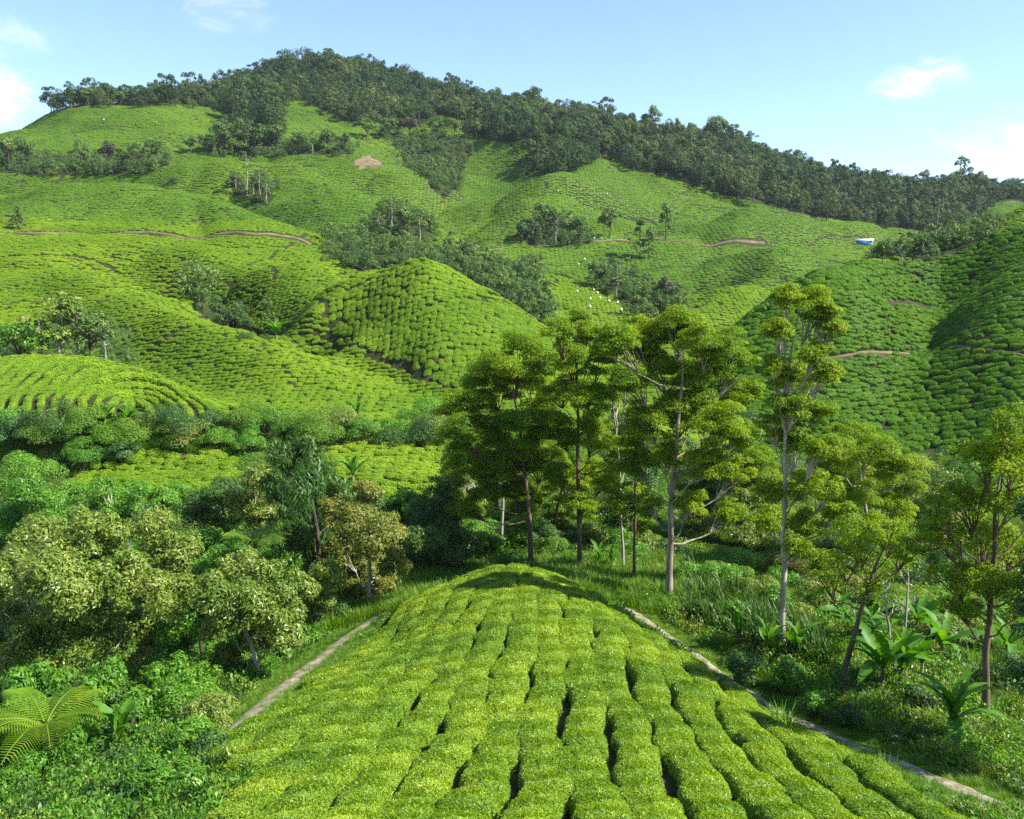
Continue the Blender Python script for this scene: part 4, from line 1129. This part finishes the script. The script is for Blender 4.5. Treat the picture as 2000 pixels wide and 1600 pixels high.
KINDS['pale'] = [far_tree_meshes('umbrella', M['olive'], M['bark_pale'], 79 + k) for k in range(2)]
trees_made = 0
def far_tree(kind, label, group, px, py, hpx, wf=1.0, Y=None, cat='tree'):
    global trees_made
    if Y is not None: Y = float(RY(Y))
    rng = np.random.default_rng(900 + trees_made)
    if Y is None: b = hit(px, py)
    else: b = below(px, Y)
    dist = b[1] * CP - b[2] * SP
    k = hpx * dist / F_PX / 8.3 if Y is None else (to_px(*b)[1] - (py - hpx)) * dist / F_PX / 8.3
    k = max(k, .15)
    tm, cm = KINDS[kind][trees_made % len(KINDS[kind])]
    nm = {'bush': 'bushy_tree', 'column': 'column_tree', 'conifer': 'conifer_tree', 'sparse': 'bare_stemmed_tree', 'umbrella': 'umbrella_tree', 'pale': 'pale_tree', 'brown': 'brown_tree'}.get(kind, 'round_tree')
    root = empty(nm, b, rng.uniform(0, 6.28), (k * wf, k * wf, k))
    tag(root, label, cat, group)
    link('trunk', tm, root); link('crown', cm, root)
    trees_made += 1
def tree_group(group, desc, rows):
    """rows: (kind, px, py of the foot, height in px, width factor[, distance])"""
    rows = sorted(rows, key=lambda r: r[1])
    for i, r in enumerate(rows):
        far_tree(r[0], f'{ORD[i]} from left of {desc}', group, *r[1:4], wf=r[4], Y=r[5] if len(r) > 5 else None)
tree_group('grove in the left hollow', 'the trees in the grove behind the curved tea rows',
  [('bush',20,700,70,1,101),('greenround',62,700,88,1.0,102),('pale',100,700,92,1.0,103),('pale',140,695,128,1.0,104),('umbrella',172,695,118,1.0,105),('bush',120,700,60,1,99.5),('bush',180,702,56,1,98.5),('sparse',226,692,74,1.2,97),('bush',222,700,50,.9,99),('bush',62,702,52,1,99.5),('round',200,690,88,1.0,106),('bush',-20,700,80,1,101)])
far_tree('conifer', 'single bright green tree beside the farm road at the left edge', None, 36, 452, 52, 1.35)
tree_group('trees below the upper left hill', 'the dark trees at the foot of the upper left hill',
  [('round',18,330,62,1.1),('round',55,328,58,1),('bush',100,338,46,1.2),('bush',135,338,40,1),('round',165,335,52,1),('brown',212,330,58,1),('round',240,332,46,1),('round',272,330,56,1),('round',302,326,58,1),('bush',330,318,40,1)])
tree_group('tree row under the pointed field', 'the row of trees under the pointed upper field',
  [('round',372,303,38,1),('round',402,303,44,1),('round',432,300,62,1),('bush',462,300,56,1),('round',500,300,62,1.1),('round',540,298,56,1.1),('round',584,299,46,1),('umbrella',610,299,44,1.1),('round',640,299,48,1),('round',672,298,42,1)])
tree_group('trees in the small high gully', 'the trees in the small gully on the upper left hill',
  [('sparse',484,386,90,1),('sparse',508,392,66,1),('umbrella',522,398,52,1),('umbrella',462,374,42,1),('bush',472,384,34,1),('bush',505,398,36,1.1),('sparse',497,390,56,1)])
far_tree('bush', 'small lone tree on the crest of the upper left tea hill', None, 342, 360, 34, .8)
tree_group('trees at the edge of the forest', 'the trees lining the foot of the forest above the basin',
  [('round',718,278,50,1.1),('round',760,276,50,1.1),('brown',800,270,44,1.2),('round',850,272,44,1.1),('round',888,270,40,1),('round',930,274,38,1),('brown',962,266,34,1),('round',1000,282,40,1)])
tree_group('clump below the bright spur field', 'the trees in the clump beside the middle road bend',
  [('umbrella',738,468,58,1),('umbrella',766,442,52,1.1),('round',790,466,66,1.1),('umbrella',820,470,62,1.1),('bush',838,446,44,1),('round',752,470,40,1)])
tree_group('grove on the valley road', 'the trees in the grove on the valley road',
  [('round',1020,478,46,1),('umbrella',1040,472,52,1.1),('round',1062,448,58,1.1),('umbrella',1086,478,68,1.2),('umbrella',1112,478,68,1.2),('round',1132,478,60,1.1)])
far_tree('round', 'single rounded dark tree right of the grove on the valley road', None, 1190, 466, 62, 1.15)
tree_group('tall trees by the valley road', 'the tall dark trees right of the valley grove',
  [('column',1300,472,72,1.1),('column',1250,507,78,1),('column',1268,507,60,1),('sparse',1230,510,52,1.2)])
tree_group('trees in the middle ravine', 'the trees in the ravine behind the tall eucalypts',
  [('round',1170,562,58,1.2),('bush',1190,550,44,1.1),('umbrella',1205,582,66,1.2),('bush',1232,592,56,1.2),('umbrella',1258,600,46,1.1),('brown',1300,604,70,.7),('bush',1275,606,44,1),('bush',1335,616,44,1.1)])
tree_group('thicket behind the dome hill', 'the bushy trees in the thicket behind the dome hill',
  [('bush',650,500,30,1.2),('bush',688,522,34,1.2),('bush',722,526,36,1.2),('bush',760,520,36,1.2),('umbrella',800,512,34,1.2),('bush',860,512,34,1.1),('round',902,534,42,1.1),('bush',948,560,46,1.1),('round',985,588,50,1.1),('bush',1018,604,52,1.1),('round',1048,618,52,1),('bush',1000,548,38,1.2),('bush',1040,552,34,1.1)])
tree_group('bushes in the left gully', 'the bushes in the gully left of the dome hill',
  [('bush',488,642,34,1.1),('bush',478,664,34,1.1),('bush',520,668,32,1.1),('bush',440,615,26,1.2),('bush',395,592,24,1.2)])
far_tree('round', 'small dark shrub beside the end of the left farm road', None, 640, 470, 26, .9)
far_tree('column', 'small pointed tree above the thicket behind the dome hill', None, 880, 478, 26, 1.5)
tree_group('shaded trees right of the shed', 'the shaded trees behind the right tea slope',
  [('round',1722,520,52,1.15),('umbrella',1760,516,62,1.3),('round',1800,508,52,1.1),('bush',1870,480,44,1.3),('bush',1905,468,48,1.2),('bush',1940,440,40,1.2)])
far_tree('sparse', 'tall bare-stemmed tree with small crown right of the shed', None, 1830, 475, 88, 1)
SKY = [('round',86,218,22,1),('round',112,214,30,1),('umbrella',140,210,28,1),('round',172,206,40,.9),('umbrella',198,206,30,1),('round',236,206,30,1.1),('umbrella',262,204,34,1),('round',310,198,36,1),('round',336,192,38,1),('round',360,188,38,1)]
tree_group('skyline trees at upper left', 'the trees on the upper left skyline', [(k, px, 0, h, w, 470) if False else (k, px, py + 2, h, w) for (k, px, py, h, w) in SKY])
for i, (px, top, Y, kind, w) in enumerate([(1162,193,640,'umbrella',.8),(1176,203,640,'sparse',1),(1256,203,635,'round',.8),(1330,236,630,'round',.8),(1374,224,630,'round',1.0),(1392,232,630,'round',.9),(1412,238,630,'umbrella',.9),(1440,256,630,'umbrella',.9),(1692,346,650,'round',1),(1838,338,650,'round',.8),(1872,352,650,'round',1.0),(968,168,670,'round',1.1)]):
    far_tree(kind, f'{ORD[sorted([968,1162,1176,1256,1330,1374,1392,1412,1440,1692,1838,1872]).index(px)]} from left of the emergent trees on the forested skyline', 'emergent trees on the skyline', px, top, 0, w, Y)

# the forest itself: far-off mass
fmesh = []
r_ = np.random.default_rng(61)
for k in range(9):
    rng = np.random.default_rng(300 + k)
    mb = MB()
    hgt = [8, 8.5, 7.5, 9.5, 8, 7, 9, 8, 10][k]; wd = [3.9, 3.2, 4.2, 2.8, 3.6, 4.2, 3.0, 3.7, 2.4][k]
    mb.add(*tube(bend((0, 0, -1), (rng.normal(0, .3), 0, hgt * .75), 4, wob=.1, rng=rng), np.linspace(.22, .08, 4), 5), 1)
    for s in range(15):
        d = sphere_dirs(1, -.6, rng)[0]
        c = np.array([0, 0, hgt * .5]) + d * np.array([wd * .8, wd * .8, hgt * .38])
        mb.add(*pad_leaves(c, rng.uniform(.7, 1.25) * wd / 2.8, 75, .5, rng, .75, -.5, .3, .55))
    fmesh.append(mb.mesh('forest_tree', [M['forest'], M['bark_dark']]))
FOR = template_collection('forest_trees', fmesh)
wmesh = [m.copy() for m in fmesh]
for m in wmesh: m.materials[0] = M['midtree']
WOOD = template_collection('wood_trees', wmesh)
def forest(name, label, n, y0, y1, test, smin, smax, thin=0.0, gap=3.2):
    x, y = cand(n, y0, y1)
    z = ground(x, y); px, py = to_px(x, y, z)
    px = px + 12 * wav(x, y, 16, 72) + RNG.normal(0, 6, n); py = py + 7 * wav(x, y, 13, 73) + RNG.normal(0, 4, n)
    keep = test(px, py, x, y) & ~hidden(x, y, 11, .004) & (RNG.random(n) > thin)
    x, y = x[keep], y[keep]
    # keep crowns apart
    cell = {}; sel = []
    for i in range(len(x)):
        c = (int(x[i] / gap), int(y[i] / gap))
        if cell.get(c): continue
        cell[c] = 1; sel.append(i)
    x, y = x[sel], y[sel]; m = len(x)
    k = (smin + (smax - smin) * RNG.random(m) ** 1.6) * (1 + .25 * wav(x, y, 60, 71))
    o = scatter(name, np.c_[x, y, ground(x, y) - .3], np.c_[np.zeros((m, 2)), RNG.uniform(0, 6.28, m)], np.c_[k, k, k * RNG.uniform(.75, 1.35, m)] * np.where(RNG.random(m) < .05, 1.45, 1)[:, None], RNG.integers(0, 9, m), FOR if name == 'forest' else WOOD)
    print(name, m)
    return stuff(o, label, 'forest')
forest('forest', 'dark rainforest covering the mountain', 60000, 275, 552, lambda px, py, x, y: in_poly(px, py, FOREST) & (np.abs(px - 1000) < 1150), .4, 1.1, gap=2.9)
forest('woodland', 'dark woods in the gullies between the tea fields', 60000, 107, 335, lambda px, py, x, y: np.any([in_poly(px, py, w) for w in WOODS], axis=0) & (np.abs(px - 1000) < 1150), .22, .46, .0, gap=2.3)
forest('woodland', 'dark thicket under the grove in the left hollow', 3000, 84, 104, lambda px, py, x, y: (px < 262) & (py > 640), .18, .32, gap=2.0)

# ------------------------------------------------------------------ banana plants, ferns, maize
def blade_mesh(name, mat, L_, W, arch, rng, seg=22):
    f = np.linspace(0, 1, seg)
    cx = L_ * (f - .12 * f * f); cz = L_ * (.16 * np.sin(f * 2.2) - arch * f ** 2.2)
    w = W * .5 * np.sin(np.clip(f * 1.04 + .05, 0, 1) * np.pi) ** .45; w[0] = .03; w[-1] = .02
    e = 1 + rng.normal(0, .05, (seg, 2)); e[rng.random((seg, 2)) < .22] *= .5
    v = np.stack([np.c_[cx, w * e[:, 0], cz + w * .35], np.c_[cx, np.zeros(seg), cz], np.c_[cx, -w * e[:, 1], cz + w * .35]], 1).reshape(-1, 3)
    i = np.arange(seg * 3).reshape(seg, 3)
    q = np.stack([i[:-1, :-1], i[1:, :-1], i[1:, 1:], i[:-1, 1:]], -1).reshape(-1, 4)
    return mesh_np(name, v, q, None, [mat], True)
r_ = np.random.default_rng(81)
BLADES = [blade_mesh('leaf', M['banana'], 1.0, .185, a, r_) for a in (.05, .15, .28, .45)]
v, q = tube(bend((0, 0, -.15), (.02, .03, .75), 5, wob=.02, rng=r_), [.11, .10, .085, .07, .05], 8)
PSTEM = mesh_np('stem', v, q, None, [M['stem']], True)
def banana(label, px, py, leafpx, nleaf, seed, up=.6, Y=None):
    rng = np.random.default_rng(seed)
    b = hit(px, py) if Y is None else below(px, Y)
    k = leafpx * (b[1] * CP - b[2] * SP) / F_PX
    root = empty('banana_plant', b, rng.uniform(0, 6.28)); tag(root, label, 'banana plant', 'banana plants')
    o = link('stem', PSTEM, root); o.scale = (k * .5, k * .5, k * .5)
    for i in range(nleaf):
        o = link('leaf', BLADES[int(rng.integers(0, 4))], root)
        s = k * rng.uniform(.8, 1.12)
        o.scale = (s, s, s)
        o.location = (0, 0, k * .32)
        o.rotation_euler = (rng.normal(0, .25), -rng.uniform(up - .35, up + .55), i * 2.4 + rng.normal(0, .2))
BAN = [
 (1722,1345,125,12,.6,'big dark banana plant beside the forked short tree'),
 (1760,1342,105,9,.85,'backlit upright banana plant right of the big dark one'),
 (1858,1448,130,11,.6,'large shaded banana plant in the lower right corner'),
 (1442,1262,70,5,.95,'young upright banana plant left of the white trunk'),
 (1500,1290,75,7,.7,'small bright banana plant at the foot of the white trunk'),
 (1556,1292,80,6,.8,'banana plant just right of the white trunk'),
 (1672,1262,80,7,.3,'drooping banana plant behind the short forked tree'),
 (1705,1235,80,7,.35,'banana plant left of the thin saplings'),
 (1790,1240,90,8,.3,'wide drooping banana plant right of the thin saplings'),
 (1838,1290,100,8,.45,'banana plant between the saplings and the right edge trunk'),
 (1880,1235,85,7,.4,'banana plant behind the right edge trunk'),
 (1965,1290,90,7,.5,'banana plant at the right edge behind the trunk'),
 (1640,1215,70,6,.4,'pale banana plant behind the short forked trunk'),
 (1800,1320,80,7,.6,'banana plant right of the backlit upright one'),
 (1172,1108,50,6,.8,'small banana plant right of the straight dark trunk'),
 (1195,1118,50,6,.8,'small banana plant left of the thin poles'),
 (838,1095,50,6,.7,'banana plant in shade left of the near hill tip'),
 (205,836,52,11,.55,'left of two banana plants under the curved tea rows'),
 (250,838,50,11,.55,'right of two banana plants under the curved tea rows'),
 (355,862,46,6,.8,'banana plant behind the left tea plot'),
 (690,950,64,7,.9,'bright upright banana plant in front of the middle tea plot'),
 (705,990,46,6,.4,'drooping banana plant above the yellow-green tree'),
 (700,822,44,7,.7,'banana plant above the middle tea plot'),
 (440,838,36,6,.8,'small banana plant right of the curved tea rows'),
 (236,1478,110,7,.85,'young banana plant with broad bright leaves at lower left'),
 (1470,1030,46,6,.7,'banana plant deep behind the spreading crown'),
 (540,668,44,10,.55,'spiky plant in the gully left of the dome hill'),
]
for i, (px, py, lp, nl, up, lb) in enumerate(BAN): banana(lb, px, py, lp, nl, 500 + i, up)
def frond_mesh(name, L_, mat, rng):
    mb = MB()
    n = 26; f = np.linspace(.06, 1, n)
    cx = L_ * f; cz = L_ * (.22 * np.sin(f * 2.0) - .28 * f ** 2)
    mb.add(*tube(np.c_[cx, np.zeros(n), cz], np.linspace(.018, .005, n) * L_, 5))
    for i in range(1, n):
        pl = L_ * .30 * math.sin(min(1, f[i] * .95 + .1) * math.pi) ** .6 + .03
        for sg in (-1, 1):
            w = L_ * .0105; dz = -.25 * pl
            a = np.array([cx[i], 0, cz[i]]); m_ = a + np.array([pl * .18, sg * pl * .55, pl * .05]); t_ = a + np.array([pl * .42, sg * pl, dz])
            e = np.array([w, 0, 0])
            mb.add(np.array([a - e, a + e, m_ + e * 1.1, m_ - e * 1.1, t_ + e * .2, t_ - e * .2]), [[0, 1, 2, 3], [3, 2, 4, 5]])
    return mb.mesh(name, [mat])
FROND = [frond_mesh('frond', 1.0, M['fern'], r_) for _ in range(2)]
def tree_fern(label, px, py, Y, frpx, n, seed):
    rng = np.random.default_rng(seed)
    c = at(px, py, Y); b = below(px, Y)
    k = frpx * (Y * CP - c[2] * SP) / F_PX
    root = empty('tree_fern', b); tag(root, label, 'tree fern', 'tree ferns')
    h = max(.6, c[2] - b[2])
    link('trunk', mesh_np('trunk', *tube(bend((0, 0, -.2), (0, 0, h), 6, wob=.03, rng=rng), [.12, .1, .09, .09, .09, .08], 8), None, [M['bark_dark']], True), root)
    for i in range(n):
        o = link('frond', FROND[i % 2], root)
        s = k * rng.uniform(.85, 1.1); o.scale = (s, s, s); o.location = (0, 0, h - .05)
        o.rotation_euler = (rng.normal(0, .15), -rng.uniform(.05, .4), i * 6.283 / n + rng.normal(0, .15))
tree_fern('large tree fern with spreading fronds at the lower left edge', 55, 1415, 22.5, 130, 13, 1)
tree_fern('light green tree fern above the forked white-stemmed tree', 495, 1058, 33, 66, 11, 2)
# maize patch right of the tall trunk
MZ = template_collection('maize', [grass_mesh('maize', M['dark'], 26, .95, .075, r_) for _ in range(4)])
x, y = cand(9000, 27, 46)
px, py = to_px(x, y, ground(x, y))
keep = in_poly(px, py, [(1325,1175),(1400,1150),(1500,1190),(1620,1260),(1640,1310),(1530,1290),(1440,1250),(1350,1215)])
scatter_ground('maize_patch', 'patch of dark green maize right of the largest tree', x[keep], y[keep], MZ, .6, .95, 1.3)

# ------------------------------------------------------------------ shed and sacks
def box(mb, x0, x1, y0, y1, z0, z1, mat=0):
    v = [(x, y, z) for z in (z0, z1) for (x, y) in ((x0, y0), (x1, y0), (x1, y1), (x0, y1))]
    mb.add(v, [[0, 3, 2, 1], [4, 5, 6, 7], [0, 1, 5, 4], [1, 2, 6, 5], [2, 3, 7, 6], [3, 0, 4, 7]], mat)
blue = plain('painted_blue_sheet', (.03, .21, .50), (.04, .25, .55), 2, .6)
lit_gable_blue = plain('lit_gable_and_door_sheet', (.16, .50, .74), (.2, .55, .78), 2, .6)  # sun on the gable put into a paler wall blue; door shares it
roofm = plain('weathered_roof_sheet', (.52, .45, .43), (.66, .60, .58), 3, .5)
b = hit(1688, 478)
k = (b[1] * CP - b[2] * SP) / F_PX
W, D, H = 30 * k, 13 * k, 8.0 * k
shed = empty('shed', b + Vector((0, 0, -.1)), R(-24)); tag(shed, 'small blue shed with pale roof among the tea rows', 'shed')
mb = MB(); box(mb, -W / 2, W / 2 - .06, -D / 2, D / 2, -.6, H); link('wall', mb.mesh('wall', [blue]), shed)
mb = MB(); box(mb, W / 2 - .06, W / 2, -D / 2 + .05, D / 2 - .05, -.6, H - .03)
mb.add([(W / 2 - .05, -D / 2 + .05, H), (W / 2 - .01, -D / 2 + .05, H), (W / 2 - .01, D / 2 - .05, H), (W / 2 - .05, D / 2 - .05, H), (W / 2 - .05, 0, H * 1.38), (W / 2 - .01, 0, H * 1.38)], [[1, 2, 5, 5], [0, 4, 4, 3]])
link('gable_wall', mb.mesh('gable_wall', [lit_gable_blue]), shed)['label'] = 'blue gable end with sunlight put into its colour'
for sg in (-1, 1):
    mb = MB()
    e = D / 2 + .35
    for (ya, za, yb, zb) in ((0, H * 1.42, sg * e, H * .98),):
        v = [(-W / 2 - .3, ya, za), (W / 2 + .3, ya, za), (W / 2 + .3, yb, zb), (-W / 2 - .3, yb, zb)]
        v += [(a, b_, c_ + .09) for (a, b_, c_) in v]
        mb.add(v, [[0, 3, 2, 1], [4, 5, 6, 7], [0, 1, 5, 4], [1, 2, 6, 5], [2, 3, 7, 6], [3, 0, 4, 7]])
    link('roof_sheet', mb.mesh('roof_sheet', [roofm]), shed)
mb = MB(); box(mb, W * .1, W * .1 + 1.0, -D / 2 - .05, -D / 2 - .003, -.3, min(2.0, H * .85)); link('door', mb.mesh('door', [lit_gable_blue]), shed)
# harvest sacks: pale bundles lying among the tea
v, q = tube([(0, 0, -.1), (0, 0, .12), (0, 0, .5), (0, 0, .8), (0, 0, .92), (0, 0, 1.05), (0, 0, 1.06)], [.36, .46, .48, .34, .12, .2, .01], 9)
SACK = mesh_np('harvest_sack', v, q, None, [plain('white_sack_cloth', (.5, .5, .47), (.66, .65, .62), 4, .8)], True)
SK = [(1142,512),(1152,520),(1155,535),(1150,545),(1153,558),(1128,575),(1160,572),(1168,578),(1152,590),(1172,588),(1190,594),(1205,597),(1152,606),(1213,612),(1090,378),(1186,384),(203,237),(1160,470),(1175,470),(1130,522)]
SK.sort()
for i, (px, py) in enumerate(SK):
    b = hit(px, py)
    o = link('harvest_sack', SACK); o.location = b + Vector((0, 0, .42)); k = RNG.uniform(.34, .5); o.scale = (k, k, k * .9); o.rotation_euler = (RNG.normal(0, .3), RNG.normal(0, .3), RNG.uniform(0, 6))
    tag(o, f'small white bundle among the tea rows, {ORD[i]} from left', 'sack', 'white bundles in the tea')

# ------------------------------------------------------------------ haze: the valley air
hz = MB(); box(hz, -1600, 1600, -260, 5200, -60, 170)
zlow, zhigh = float(GZ.min()), float(GZ.max())
hz.v[0][:4, 2] = zlow - 2; hz.v[0][4:, 2] = max(zhigh, 100) + 25
hz.v[0][:, 0] *= 4
hm, nt, N, L = new_mat('valley_air')
pv = N.new('ShaderNodeVolumePrincipled')
pv.inputs['Color'].default_value = (.78, .88, 1.0, 1)
pv.inputs['Density'].default_value = .00009
pv.inputs['Anisotropy'].default_value = .2
o_ = N.new('ShaderNodeOutputMaterial'); L.new(pv.outputs[0], o_.inputs['Volume'])
haze = stuff(link('haze', hz.mesh('haze', [hm])))
haze['label'] = 'thin bluish valley haze'
